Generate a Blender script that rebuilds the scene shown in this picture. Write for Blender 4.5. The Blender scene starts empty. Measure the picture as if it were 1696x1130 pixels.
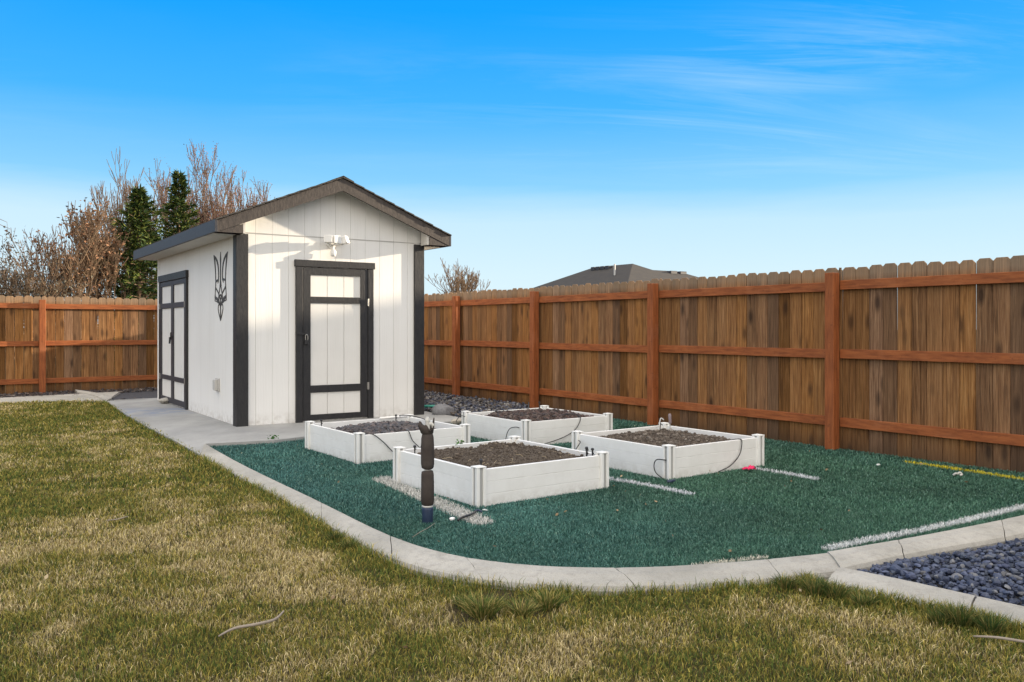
import bpy, math, random
import numpy as np
from mathutils import Vector, Matrix
random.seed(7); rng = np.random.default_rng(11)
SC = bpy.context.scene; COL = SC.collection
# ------------------------------------------------------------------ camera numbers (photo pixels 1696 x 1130)
F = 1390.0; HC = 1.23; HY = 542.0
def G(px, py, z=0.0):
    Y = F*(HC-z)/(py-HY); return ((px-848)/F*Y, Y)
def GY(px, Y): return (px-848)/F*Y
# ------------------------------------------------------------------ object helpers
def link(o, parent=None):
    COL.objects.link(o)
    if parent is not None: o.parent = parent
    return o
def tag(o, label=None, cat=None, group=None, kind=None):
    if label: o['label'] = label
    if cat: o['category'] = cat
    if group: o['group'] = group
    if kind: o['kind'] = kind
    return o
def empty(name, loc, rz=0.0):
    o = bpy.data.objects.new(name, None); o.empty_display_size = .1
    o.location = loc; o.rotation_euler = (0, 0, rz); return link(o)
def mesh_np(name, V, faces, mat=None, parent=None, smooth=False, cols=None, colv=None):
    """faces: list of int arrays (M,k)"""
    V = np.asarray(V, dtype=np.float32).reshape(-1, 3)
    me = bpy.data.meshes.new(name)
    me.vertices.add(len(V)); me.vertices.foreach_set('co', V.ravel())
    loops = np.concatenate([np.asarray(f, dtype=np.int32).ravel() for f in faces])
    tot = np.concatenate([np.full(len(f), np.asarray(f).shape[1], dtype=np.int32) for f in faces])
    st = np.concatenate([[0], np.cumsum(tot)[:-1]]).astype(np.int32)
    me.loops.add(len(loops)); me.loops.foreach_set('vertex_index', loops)
    me.polygons.add(len(tot)); me.polygons.foreach_set('loop_start', st)
    me.polygons.foreach_set('loop_total', tot)
    me.polygons.foreach_set('use_smooth', np.full(len(tot), smooth, dtype=bool))
    me.update(calc_edges=True); me.validate()
    if colv is not None:
        a = me.color_attributes.new('tint', 'FLOAT_COLOR', 'POINT')
        c = np.ones((len(V), 4), dtype=np.float32); c[:, :3] = colv
        a.data.foreach_set('color', c.ravel())
    if mat: me.materials.append(mat)
    o = bpy.data.objects.new(name, me); return link(o, parent)
class MB:
    def __init__(s): s.v = []; s.f = []
    def add(s, vs, fs):
        n = len(s.v); s.v += [tuple(v) for v in vs]; s.f += [[i+n for i in f] for f in fs]; return s
    def box(s, x0, x1, y0, y1, z0, z1, M=None):
        vs = [Vector(p) for p in ((x0,y0,z0),(x1,y0,z0),(x1,y1,z0),(x0,y1,z0),(x0,y0,z1),(x1,y0,z1),(x1,y1,z1),(x0,y1,z1))]
        if M is not None: vs = [M @ v for v in vs]
        return s.add(vs, [(0,3,2,1),(4,5,6,7),(0,1,5,4),(1,2,6,5),(2,3,7,6),(3,0,4,7)])
    def prism(s, poly, axis, a, b):
        """poly: 2D ccw points; extruded along axis from a to b"""
        def P(p, t):
            if axis == 'y': return (p[0], t, p[1])
            if axis == 'x': return (t, p[0], p[1])
            return (p[0], p[1], t)
        n = len(poly)
        vs = [P(p, a) for p in poly] + [P(p, b) for p in poly]
        fs = [list(range(n)), list(range(2*n-1, n-1, -1))] + [(i, i+n, (i+1) % n+n, (i+1) % n) for i in range(n)]
        return s.add(vs, fs)
    def tube(s, pts, r, n=8, caps=True):
        pts = [Vector(p) for p in pts]; rs = r if isinstance(r, (list, tuple)) else [r]*len(pts)
        prev = None; rings = []
        for i, p in enumerate(pts):
            t = (pts[min(i+1, len(pts)-1)]-pts[max(i-1, 0)]).normalized()
            if prev is None:
                a = Vector((0,0,1)) if abs(t.z) < .9 else Vector((1,0,0)); u = t.cross(a).normalized()
            else: u = (prev - t*prev.dot(t)).normalized()
            prev = u; w = t.cross(u)
            rings.append([p+(u*math.cos(k*2*math.pi/n)+w*math.sin(k*2*math.pi/n))*rs[i] for k in range(n)])
        vs = [v for R in rings for v in R]; fs = []
        for i in range(len(pts)-1):
            for k in range(n): fs.append((i*n+k, i*n+(k+1) % n, (i+1)*n+(k+1) % n, (i+1)*n+k))
        if caps: fs += [list(range(n-1, -1, -1)), list(range((len(pts)-1)*n, len(pts)*n))]
        return s.add(vs, fs)
    def build(s, name, mat=None, parent=None, bevel=0, smooth=False, seg=1):
        me = bpy.data.meshes.new(name); me.from_pydata(s.v, [], s.f); me.update()
        if smooth: me.polygons.foreach_set('use_smooth', [True]*len(me.polygons))
        if mat: me.materials.append(mat)
        o = link(bpy.data.objects.new(name, me), parent)
        import bmesh
        b = bmesh.new(); b.from_mesh(me); bmesh.ops.recalc_face_normals(b, faces=b.faces); b.to_mesh(me); b.free()
        if bevel:
            m = o.modifiers.new('Bevel', 'BEVEL'); m.width = bevel; m.segments = seg; m.limit_method = 'ANGLE'; m.angle_limit = math.radians(50)
        return o
def smooth_path(pts, k=6):
    P = [Vector(p) for p in pts]; out = []
    for i in range(len(P)-1):
        p0 = P[max(i-1, 0)]; p1 = P[i]; p2 = P[i+1]; p3 = P[min(i+2, len(P)-1)]
        for j in range(k):
            t = j/k
            out.append(.5*((2*p1)+(p2-p0)*t+(2*p0-5*p1+4*p2-p3)*t*t+(3*p1-p0-3*p2+p3)*t**3))
    out.append(P[-1]); return out
# ------------------------------------------------------------------ numpy noise
def vnoise(x, y, seed=0):
    x = np.asarray(x, float); y = np.asarray(y, float)
    xi = np.floor(x).astype(np.int64); yi = np.floor(y).astype(np.int64)
    fx = x-xi; fy = y-yi; fx = fx*fx*(3-2*fx); fy = fy*fy*(3-2*fy)
    def h(a, b):
        n = (a*374761393 + b*668265263 + seed*974711) & 0xffffffff
        n = ((n ^ (n >> 13))*1274126177) & 0xffffffff
        return ((n ^ (n >> 16)) & 0xffff)/65535.0
    return (h(xi,yi)*(1-fx)+h(xi+1,yi)*fx)*(1-fy)+(h(xi,yi+1)*(1-fx)+h(xi+1,yi+1)*fx)*fy
def fbm(x, y, seed=0, o=4):
    s = 0; a = .5; t = 0
    for i in range(o):
        s = s + a*vnoise(x*2**i, y*2**i, seed+i*17); t += a; a *= .5
    return s/t
def in_poly(x, y, poly):
    c = np.zeros(len(x), bool); n = len(poly); j = n-1
    for i in range(n):
        xi, yi = poly[i]; xj, yj = poly[j]
        if yi != yj:
            m = ((yi > y) != (yj > y)) & (x < (xj-xi)*(y-yi)/(yj-yi)+xi); c ^= m
        j = i
    return c
def dist_line(x, y, line):
    d = np.full(len(x), 1e9)
    for (ax, ay), (bx, by) in zip(line[:-1], line[1:]):
        dx, dy = bx-ax, by-ay; L = dx*dx+dy*dy+1e-12
        t = np.clip(((x-ax)*dx+(y-ay)*dy)/L, 0, 1)
        d = np.minimum(d, np.hypot(x-ax-t*dx, y-ay-t*dy))
    return d
# ------------------------------------------------------------------ materials
class NT:
    def __init__(s, nt): s.t = nt; s.l = nt.links
    def n(s, typ, **kw):
        nd = s.t.nodes.new(typ)
        for k, v in kw.items():
            if k.startswith('i_'):
                key = k[2:]; key = int(key) if key.isdigit() else key.replace('_', ' ')
                if hasattr(v, 'links') or isinstance(v, bpy.types.NodeSocket): s.l.new(v, nd.inputs[key])
                else: nd.inputs[key].default_value = v
            else: setattr(nd, k, v)
        return nd
    def mul(s, a, b, op='MULTIPLY', clamp=False):
        nd = s.t.nodes.new('ShaderNodeMath'); nd.operation = op; nd.use_clamp = clamp
        for i, v in enumerate((a, b)):
            if v is None: continue
            if isinstance(v, bpy.types.NodeSocket): s.l.new(v, nd.inputs[i])
            else: nd.inputs[i].default_value = v
        return nd.outputs[0]
    def mix(s, f, a, b, mode='MIX'):
        nd = s.t.nodes.new('ShaderNodeMix'); nd.data_type = 'RGBA'; nd.blend_type = mode
        for i, v in ((0, f), (6, a), (7, b)):
            if isinstance(v, bpy.types.NodeSocket): s.l.new(v, nd.inputs[i])
            else: nd.inputs[i].default_value = (*v, 1) if isinstance(v, tuple) and len(v) == 3 else v
        return nd.outputs[2]
    def ramp(s, f, stops):
        nd = s.t.nodes.new('ShaderNodeValToRGB'); e = nd.color_ramp.elements
        while len(e) < len(stops): e.new(.5)
        for el, (p, c) in zip(e, stops): el.position = p; el.color = (*c, 1) if len(c) == 3 else c
        s.l.new(f, nd.inputs[0]); return nd.outputs[0]
    def mr(s, f, a, b, c=0., d=1.):
        nd = s.t.nodes.new('ShaderNodeMapRange'); s.l.new(f, nd.inputs[0])
        for i, v in enumerate((a, b, c, d)): nd.inputs[i+1].default_value = v
        return nd.outputs[0]
def mat(name, fn, rough=.7, spec=.3, metal=0.):
    m = bpy.data.materials.new(name); m.use_nodes = True
    nt = m.node_tree; b = nt.nodes['Principled BSDF']
    b.inputs['Roughness'].default_value = rough; b.inputs['Specular IOR Level'].default_value = spec; b.inputs['Metallic'].default_value = metal
    T = NT(nt); co = T.n('ShaderNodeTexCoord').outputs['Object']
    r = fn(T, co, b)
    if isinstance(r, tuple): b.inputs['Base Color'].default_value = (*r, 1)
    elif r is not None: nt.links.new(r, b.inputs['Base Color'])
    return m
def bump(T, b, h, strength=.4, dist=.01):
    nd = T.n('ShaderNodeBump'); nd.inputs['Strength'].default_value = strength; nd.inputs['Distance'].default_value = dist
    T.l.new(h, nd.inputs['Height']); T.l.new(nd.outputs[0], b.inputs['Normal'])
def mapped(T, co, sc, off=None):
    m = T.n('ShaderNodeMapping'); T.l.new(co, m.inputs[0]); m.inputs['Scale'].default_value = sc
    if off is not None: T.l.new(off, m.inputs['Location'])
    return m.outputs[0]
def noise(T, v, sc, det=4, rough=.55, out='Fac', dist=0.):
    return T.n('ShaderNodeTexNoise', i_Vector=v, i_Scale=sc, i_Detail=float(det), i_Roughness=rough, i_Distortion=dist).outputs[out]
def island(T): return T.n('ShaderNodeNewGeometry').outputs['Random Per Island']

def f_siding(T, co, b):
    a = noise(T, mapped(T, co, (60, 60, 2.2)), 1.0, 5, .65)
    d = noise(T, co, .9, 3)
    w = noise(T, mapped(T, co, (9, 9, .5)), 1.0, 4, .6)
    bump(T, b, a, .5, .004)
    c = T.mix(T.mr(d, .3, .75), (.775, .765, .74), (.715, .705, .68))
    c = T.mix(T.mr(w, .5, .85, 0, .35), c, (.60, .58, .54))
    z = T.n('ShaderNodeSeparateXYZ', i_Vector=co).outputs[2]
    dirt = T.mul(T.mr(z, .0, .16, 1, 0), T.mr(noise(T, co, 14, 4), .4, .7), clamp=True)
    return T.mix(T.mul(dirt, .6), c, (.33, .29, .24))
M_siding = mat('white_siding', f_siding, .62, .3)
def f_door(T, co, b):
    a = noise(T, mapped(T, co, (70, 70, 2.5)), 1.0, 5, .65); bump(T, b, a, .4, .003)
    return T.mix(noise(T, co, 3, 3), (.74, .725, .69), (.64, .625, .59))
M_doorpanel = mat('door_white', f_door, .6, .3)
def f_trim(c0, c1, bs=.8):
    def f(T, co, b):
        a = noise(T, mapped(T, co, (45, 45, 14)), 1.0, 5, .7); bump(T, b, a, bs*.5, .010)
        return T.mix(T.mr(a, .35, .7), c0, c1)
    return f
M_trim = mat('dark_trim', f_trim((.013, .013, .015), (.028, .0265, .027)), .5, .4)
M_fascia = mat('sunlit_tint_fascia', f_trim((.040, .033, .030), (.085, .070, .060)), .6, .3)  # gable fascia with warm sunlight mixed into its brown
M_fasciaside = mat('shade_tint_fascia', f_trim((.026, .026, .032), (.052, .050, .058), .4), .55, .4)  # same fascia on the eaves, bluish shade put into the colour
def f_shingle(T, co, b):
    br = T.n('ShaderNodeTexBrick', i_Vector=mapped(T, co, (1, 1, 1)), i_Scale=4.0)
    br.inputs['Color1'].default_value = (.05, .045, .042, 1); br.inputs['Color2'].default_value = (.09, .08, .072, 1); br.inputs['Mortar'].default_value = (.02, .02, .02, 1)
    n = noise(T, co, 220, 2); bump(T, b, n, .5, .004)
    return T.mix(.35, br.outputs[0], T.mix(n, (.03, .03, .03), (.13, .12, .11)))
M_shingle = mat('dark_shingle', f_shingle, .9, .1)
M_soffit = mat('soffit_white', lambda T, co, b: T.mix(noise(T, co, 4), (.66, .64, .60), (.56, .54, .50)), .7, .2)

def f_picket(T, co, b):
    r = island(T)
    off = T.n('ShaderNodeCombineXYZ', i_X=T.mul(r, 37.), i_Y=T.mul(r, 91.), i_Z=T.mul(r, 53.)).outputs[0]
    v = mapped(T, co, (1, 1, 1), off)
    g = noise(T, mapped(T, v, (34, 34, 1.3)), 1.0, 6, .62, dist=1.2)
    fine = noise(T, mapped(T, v, (170, 170, 4)), 1.0, 4, .7)
    big = noise(T, mapped(T, v, (3, 3, 1.4)), 1.0, 4, .6)
    vor = T.n('ShaderNodeTexVoronoi', i_Vector=mapped(T, v, (9, 9, 3.4)), i_Scale=.7)
    knot = T.mr(vor.outputs['Distance'], .09, .27, 1, 0)
    ring = T.n('ShaderNodeTexWave', i_Vector=mapped(T, v, (12, 12, .9)), i_Scale=1.4, i_Distortion=9., i_Detail=3.)
    c = T.ramp(g, [(.33, (.075, .033, .015)), (.46, (.185, .090, .042)), (.58, (.27, .14, .066)), (.74, (.46, .27, .14))])
    c = T.mix(T.mr(big, .5, .8, 0, .55), c, (.34, .19, .085))
    c = T.mix(T.mr(fine, .50, .66, 0, .75), c, (.040, .022, .013))
    c = T.mix(T.mr(fine, .46, .30, 0, .45), c, (.42, .27, .16))
    c = T.mix(T.mul(ring.outputs['Fac'], .22), c, (.30, .175, .09))
    c = T.mix(T.mul(knot, .8), c, (.03, .017, .012))
    c = T.mix(T.mr(r, 0, 1, 0, .45), c, (.13, .068, .032))
    hs = T.n('ShaderNodeHueSaturation', i_Color=c, i_Value=T.mr(T.mul(T.mul(r, 3.77), 1., 'FRACT'), 0, 1, .66, 1.28), i_Saturation=T.mr(T.mul(T.mul(r, 7.31), 1., 'FRACT'), 0, 1, .92, 1.16))
    # weathered, unstained tops and splash-darkened feet
    z = T.n('ShaderNodeSeparateXYZ', i_Vector=co).outputs[2]
    top = T.mr(T.mul(z, T.mul(big, .10), 'ADD'), 1.70, 1.80)
    c = T.mix(T.mul(top, .5), hs.outputs[0], T.mix(fine, (.40, .32, .23), (.22, .165, .11)))
    low = T.mr(T.mul(z, T.mul(g, .25), 'SUBTRACT'), -.1, .12, .6, 0)
    c = T.mix(low, c, (.05, .034, .024))
    bump(T, b, T.mul(g, T.mul(fine, .4), 'ADD'), .7, .006)
    return c
M_picket = mat('weathered_cedar', f_picket, .85, .15)
def f_stain(T, co, b):
    r = island(T); off = T.n('ShaderNodeCombineXYZ', i_X=T.mul(r, 31.), i_Y=T.mul(r, 17.), i_Z=T.mul(r, 5.)).outputs[0]
    v = mapped(T, co, (1, 1, 1), off)
    g = noise(T, mapped(T, v, (5, 40, 40)), 1.0, 5, .6); k = noise(T, v, 3.0, 4, .6); p = noise(T, v, 30, 3)
    c = T.mix(T.mr(g, .3, .7), (.18, .052, .017), (.35, .110, .034))
    c = T.mix(T.mr(k, .55, .8, 0, .5), c, (.42, .17, .075))
    c = T.mix(T.mr(p, .62, .75, 0, .5), c, (.10, .03, .014))
    bump(T, b, g, .5, .004); return c
M_rail = mat('red_stained_rail', f_stain, .7, .25)
def f_stainp(T, co, b):
    g = noise(T, mapped(T, co, (42, 42, 4)), 1.0, 5, .6); k = noise(T, co, 2.2, 4, .6); p = noise(T, co, 26, 3)
    c = T.mix(T.mr(g, .3, .7), (.175, .050, .017), (.33, .103, .032))
    c = T.mix(T.mr(k, .55, .8, 0, .55), c, (.36, .145, .075))
    c = T.mix(T.mr(p, .62, .75, 0, .5), c, (.09, .03, .014))
    bump(T, b, g, .5, .004); return c
M_post = mat('red_stained_post', f_stainp, .7, .25)

def f_concrete(T, co, b):
    n1 = noise(T, co, 1.6, 5, .6); n2 = noise(T, co, 26, 4, .6); n3 = noise(T, co, 260, 2, .5)
    c = T.mix(T.mr(n1, .3, .7), (.29, .28, .25), (.45, .43, .39))
    c = T.mix(T.mr(n2, .5, .8, 0, .5), c, (.20, .185, .165))
    c = T.mix(T.mr(n3, .5, .7, 0, .5), c, (.15, .145, .13))
    c = T.mix(T.mr(noise(T, co, 5, 6, .7), .56, .72, 0, .45), c, (.17, .155, .13))
    bump(T, b, T.mul(n2, T.mul(n3, .5), 'ADD'), .6, .008); return c
M_concrete = mat('kerb_concrete', f_concrete, .85, .2)
def f_slab(T, co, b):
    n1 = noise(T, mapped(T, co, (1.2, .6, 1)), 1.3, 6, .65); n2 = noise(T, co, 20, 4, .6); n3 = noise(T, co, 200, 2)
    c = T.mix(T.mr(n1, .3, .7), (.24, .24, .235), (.40, .395, .38))
    c = T.mix(T.mr(n2, .55, .8, 0, .4), c, (.25, .24, .23))
    c = T.mix(T.mr(n3, .55, .75, 0, .25), c, (.2, .2, .19))
    # blue overspray left on the slab by the double door
    s = T.n('ShaderNodeVectorMath', operation='DISTANCE'); T.l.new(co, s.inputs[0]); s.inputs[1].default_value = (-5.05, 11.75, .05)
    m = T.mul(T.mr(s.outputs['Value'], .25, .85, 1, 0), T.mr(noise(T, co, 5, 5, .7), .42, .62))
    c = T.mix(T.mul(m, .55), c, (.13, .20, .36))
    bump(T, b, T.mul(n2, T.mul(n3, .4), 'ADD'), .25, .004); return c
M_slab = mat('patio_concrete', f_slab, .8, .25)
def f_soilground(T, co, b):
    n = noise(T, co, 6, 5, .6); c = T.mix(n, (.030, .026, .014), (.085, .068, .036)); bump(T, b, noise(T, co, 90, 3), .8, .02); return c
M_ground = mat('lawn_thatch', f_soilground, .95, .05)
M_turfbase = mat('turf_backing', lambda T, co, b: T.mix(noise(T, co, 60), (.008, .030, .022), (.014, .055, .042)), .9, .1)
def f_tint(tr=0.0):
    def f(T, co, b):
        a = T.n('ShaderNodeAttribute', attribute_name='tint')
        return a.outputs['Color']
    return f
M_grass = mat('grass_blade', f_tint(), .7, .12)
M_turf = mat('turf_blade', f_tint(), .5, .3)
M_stone = mat('tinted_stone', lambda T, co, b: (bump(T, b, noise(T, co, 70, 4), .5, .006), T.mix(T.mr(noise(T, co, 45, 4), .4, .7, 0, .5), T.n('ShaderNodeAttribute', attribute_name='tint').outputs['Color'], (.30, .31, .33), 'MULTIPLY'))[1], .65, .35)
def f_soil(T, co, b):
    n = noise(T, co, 40, 5, .7); bump(T, b, noise(T, co, 160, 4), .9, .008)
    a = T.n('ShaderNodeAttribute', attribute_name='tint').outputs['Color']
    return T.mix(T.mr(n, .3, .7, 0, .6), a, (.05, .038, .03), 'MIX')
M_soil = mat('garden_soil', f_soil, .95, .05)
M_vinyl = mat('white_vinyl', lambda T, co, b: T.mix(T.mul(T.mr(T.n('ShaderNodeSeparateXYZ', i_Vector=co).outputs[2], .0, .09, .5, .03), T.mr(noise(T, co, 22, 5, .7), .38, .62)), T.mix(T.mr(noise(T, co, 6, 5, .7), .45, .8, 0, .5), (.78, .78, .765), (.64, .63, .60)), (.34, .31, .25)), .42, .4)
M_vinylgap = mat('grey_vinyl_channel', lambda T, co, b: (.36, .36, .35), .6, .3)
M_black = mat('black_plastic', lambda T, co, b: T.mix(noise(T, co, 40), (.010, .010, .012), (.030, .030, .032)), .45, .4)
M_whitepl = mat('white_plastic', lambda T, co, b: (.78, .77, .74), .35, .4)
M_greypl = mat('grey_plastic', lambda T, co, b: T.mix(noise(T, co, 30), (.42, .41, .39), (.52, .51, .49)), .5, .3)
def f_foam(T, co, b):
    n = noise(T, co, 240, 3); bump(T, b, n, .6, .003)
    return T.mix(T.mr(noise(T, co, 9, 4), .3, .7), (.045, .037, .033), (.078, .066, .060))
M_foam = mat('dark_foam', f_foam, .95, .1)
M_bluepl = mat('dark_blue_plastic', lambda T, co, b: T.mix(noise(T, co, 30), (.012, .022, .05), (.025, .045, .09)), .5, .4)
M_steel = mat('dull_metal', lambda T, co, b: T.mix(noise(T, co, 30, 4), (.30, .29, .27), (.48, .46, .43)), .45, .5, .8)
M_emblem = mat('charcoal_emblem', lambda T, co, b: (.065, .062, .060), .6, .3)
M_pink = mat('pink_cloth', lambda T, co, b: T.mix(noise(T, co, 30), (.55, .02, .09), (.75, .05, .16)), .8, .2)
M_bark = mat('pale_bark', lambda T, co, b: T.mix(noise(T, co, 6, 4), (.12, .082, .055), (.25, .175, .115)), .9, .1)
M_bark2 = mat('reddish_bark', lambda T, co, b: T.mix(noise(T, co, 5, 4), (.15, .105, .080), (.28, .20, .145)), .9, .1)
M_leafbrown = mat('dry_leaf', lambda T, co, b: T.ramp(island(T), [(0, (.10, .055, .035)), (.5, (.20, .105, .06)), (1, (.30, .17, .10))]), .8, .1)
M_bud = mat('red_bud', lambda T, co, b: T.ramp(island(T), [(0, (.17, .085, .07)), (1, (.30, .15, .12))]), .8, .1)
M_leafdark = mat('hanging_leaf', lambda T, co, b: T.ramp(island(T), [(0, (.05, .05, .045)), (1, (.14, .13, .10))]), .8, .1)
M_needle = mat('evergreen_needle', lambda T, co, b: T.ramp(island(T), [(0, (.010, .028, .009)), (.5, (.028, .056, .013)), (1, (.13, .145, .025))]), .7, .15)
M_weed = mat('weed_leaf', lambda T, co, b: T.ramp(island(T), [(0, (.03, .09, .02)), (1, (.08, .18, .04))]), .6, .2)
def f_farshingle(T, co, b):
    n = noise(T, mapped(T, co, (2, 2, 9)), 1.0, 5, .7)
    n2 = noise(T, co, 22, 3)
    return T.mix(T.mul(T.mul(n, n2, 'ADD'), .5), (.026, .028, .034), (.10, .088, .074))
M_farshingle = mat('weathered_shingle', f_farshingle, .9, .1)
M_farwall = mat('beige_stucco', lambda T, co, b: T.mix(noise(T, co, 2), (.48, .43, .36), (.55, .50, .42)), .9, .1)
M_pvc = mat('aged_pvc', lambda T, co, b: T.mix(noise(T, co, 40), (.42, .41, .38), (.60, .59, .55)), .5, .3)
M_glass = mat('dark_window_glass', lambda T, co, b: (.03, .04, .05), .08, .6)

# ------------------------------------------------------------------ layout polylines (measured on the photo, laid on the ground)
ZK = .055
inner_px = [(340,735),(368,753),(399,768.5),(426,781),(480,808),(530,832),(568,851),(630,882),(689,909),(730,922),(771,931),(812,938),(854,942),(900,945),(942,946.5),(1000,947),(1074,945),(1148,941),(1205,936),(1263,929),(1316,923),(1369,916),(1430,908),(1492,898),(1545,888),(1595,877),(1646,866),(1696,854),(1800,830),(1950,802)]
outer_px = [(331,753),(368,772),(386,782),(430,804),(470,825),(515,850),(562,878),(612,908),(665,933),(721,950),(780,959),(854,965),(927,970),(1000,974),(1062,972),(1123,968),(1185,964),(1246,959),(1290,954),(1330,950)]
lowcurb_out = [(1330,950),(1361,966),(1443,981),(1533,998),(1615,1014),(1696,1036),(1800,1068),(1950,1120)]
lowcurb_in = [(1394,940),(1440,950),(1492,961),(1550,973),(1615,986),(1696,1002),(1800,1030),(1950,1070)]
upcurb_low = [(1394,940),(1451,925),(1492,917),(1533,910),(1615,899),(1696,883),(1800,858),(1950,826)]
def W(l, z=ZK): return [G(a, b, z) for a, b in l]
inner = W(inner_px); outer = W(outer_px); lo_out = W(lowcurb_out); lo_in = W(lowcurb_in); up_low = W(upcurb_low)
def resample(P, n):
    P = np.array(P); d = np.r_[0, np.cumsum(np.hypot(*(P[1:]-P[:-1]).T))]; t = np.linspace(0, d[-1], n)
    return np.c_[np.interp(t, d, P[:,0]), np.interp(t, d, P[:,1])]
def smooth2(P, it=2):
    P = np.array(P)
    for _ in range(it): P[1:-1] = (P[:-2]+2*P[1:-1]+P[2:])/4
    return P
# shed frame
PHI = math.radians(34.2); SX, SY = -3.25, 9.97; SZ = .05
U = (math.cos(PHI), math.sin(PHI)); Nb = (-math.sin(PHI), math.cos(PHI))
SW, SL = 2.44, 4.45
def sh(x, y): return (SX+U[0]*x+Nb[0]*y, SY+U[1]*x+Nb[1]*y)
# fence frames
FD = np.array([-.5746, .8185]); FP = np.array([3.25, 8.38])
def fl(t): return (FP[0]+FD[0]*t, FP[1]+FD[1]*t)
FN = np.array([-.8185, -.5746])       # into the yard
BD = np.array([-.8185, -.5746]); BN = np.array([.5746, -.8185])
CORN_T = 12.52; corner = fl(CORN_T)

# ------------------------------------------------------------------ ground sheets
R = 400
gm = MB().add([(-R,-R,-.03),(R,-R,-.03),(R,R,-.03),(-R,R,-.03)], [(0,1,2,3)])
tag(gm.build('ground', M_ground), kind='structure')
def sheet(name, poly, z, m, thick=.0, bevel=0):
    mb = MB()
    if thick: mb.prism(poly, 'z', z-thick, z)
    else: mb.add([(x, y, z) for x, y in poly], [list(range(len(poly)))])
    o = mb.build(name, m, bevel=bevel); return tag(o, kind='structure')
lawn_left = W([(331,753),(288,729),(245,707),(208,686),(176,666)], .03)
bk = W([(176,664),(147,658.5),(90,660),(30,663),(-40,666),(-300,676)], .03)
lawn_poly = [(6.5,.3)] + lo_out[::-1] + outer[::-1] + lawn_left + bk + [(-14,9),(-9,.3)]
sheet('lawn', lawn_poly, 0.018, M_ground)
A = fl(-9.5); 
turf_far = [fl(t) for t in np.linspace(-9.5, 5.2, 8)]
turf_back = W([(340,735),(399,732),(454,729),(506,723)], .04)
slab_edge_r = sh(SW+.25, -.95)
turf_poly = list(turf_back[:3]) + [turf_back[3], sh(SW-.6, -1.02), slab_edge_r] + [(-.45, 10.4), (.2, 12.2)] + turf_far[::-1] + [inner[-1]] + inner[::-1][1:-1]
sheet('artificial_turf', turf_poly, .012, M_turfbase)
# concrete pad under and around the shed
pad = [G(340,735,.05), G(399,732,.05), G(454,729,.05), G(506,723,.05), sh(SW-.5,-.98), sh(SW+.25,-.95), sh(SW+.25, SL+.25), sh(-.6, SL+.4), G(262,661,.05), G(176,664,.05), G(208,686,.05), G(245,707,.05), G(288,729,.05), G(331,753,.05)]
sheet('concrete_path', pad, .05, M_slab, .12)
# gravel base right of the shed and the strip along the back fence
gr_poly = [sh(SW+.25,-.95), (-.45,10.4), (.2,12.2), fl(5.2), fl(CORN_T), sh(-.6, SL+2.2), sh(-.6,SL+.4), sh(SW+.25, SL+.25)]
M_grbase = mat('gravel_bed', lambda T, co, b: T.mix(noise(T, co, 30, 4), (.03, .032, .04), (.10, .10, .11)), .95, .1)
sheet('gravel_ground', gr_poly, .016, M_grbase)
cl = np.array(corner)
def bf(t, o=0): p = cl+BD*t+BN*o; return (p[0], p[1])
bark_poly = [bf(12), bf(0)] + [sh(-.6, SL+2.2), sh(-.6, SL+.4), G(262,661,.02), G(176,664,.02), G(147,658,.02), G(90,659,.02), G(30,662,.02), G(-40,665,.02), G(-300,675,.02)]
sheet('bark_ground', bark_poly, .012, M_grbase)
rk_poly = lo_in + up_low[::-1][:-1]
sheet('gravel_corner', rk_poly, .010, M_grbase)

# ------------------------------------------------------------------ kerbs
def curb(name, A, B, za, zb, joints, label=None, nseg=150):
    """A inner edge (higher), B outer edge; joints: world points where the kerb is cut"""
    A = smooth2(resample(A, nseg), 160); B = smooth2(resample(B, nseg), 160)
    mid = (A+B)/2; cut = set()
    for j in joints: cut.add(int(np.argmin(np.hypot(mid[:,0]-j[0], mid[:,1]-j[1]))))
    prof = [(0, -.05), (0, za-.018), (.05, za-.004), (.14, za), (.3, za-.002), (.5, (za+zb)/2+.006), (.7, zb+.006), (.86, zb), (.95, zb-.008), (1, zb-.028), (1, -.05)]
    V = []; Fq = []; k = len(prof)
    def ring(a, b, w=0, dv=None, jag=None):
        for q_, (s, z) in enumerate(prof):
            p = a*(1-s)+b*s
            if dv is not None: p = p+dv*jag[q_]
            V.append((p[0], p[1], z+w))
    idx = []
    for i in range(nseg):
        w = .003*math.sin(i*.11)+random.uniform(-.0004, .0004)
        if i in cut and 0 < i < nseg-1:
            d = mid[i+1]-mid[i-1]; d = d/np.linalg.norm(d)
            s0 = random.uniform(-.02, .02); jg = [s0*(1-2*q/(k-1))+random.uniform(-.006, .006) for q in range(k)]; hw = random.uniform(.0030, .0048)
            ring(A[i], B[i], w, d, [j_-hw for j_ in jg]); idx.append((len(V)//k-1, False))
            ring(A[i], B[i], w-.002, d, [j_+hw for j_ in jg]); idx.append((len(V)//k-1, True))
        else:
            ring(A[i], B[i], w); idx.append((len(V)//k-1, False))
    n = len(V)//k; caps = []
    for q in range(1, n):
        if idx[q][1]:
            caps += [[(q-1)*k+j for j in range(k)], [q*k+j for j in range(k)][::-1]]; continue
        for j in range(k-1): Fq.append([(q-1)*k+j, (q-1)*k+j+1, q*k+j+1, q*k+j])
    caps += [[j for j in range(k)][::-1], [(n-1)*k+j for j in range(k)]]
    mb = MB(); mb.add(V, Fq+caps); o = mb.build(name, M_concrete)
    return tag(o, label, kind='structure')
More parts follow.
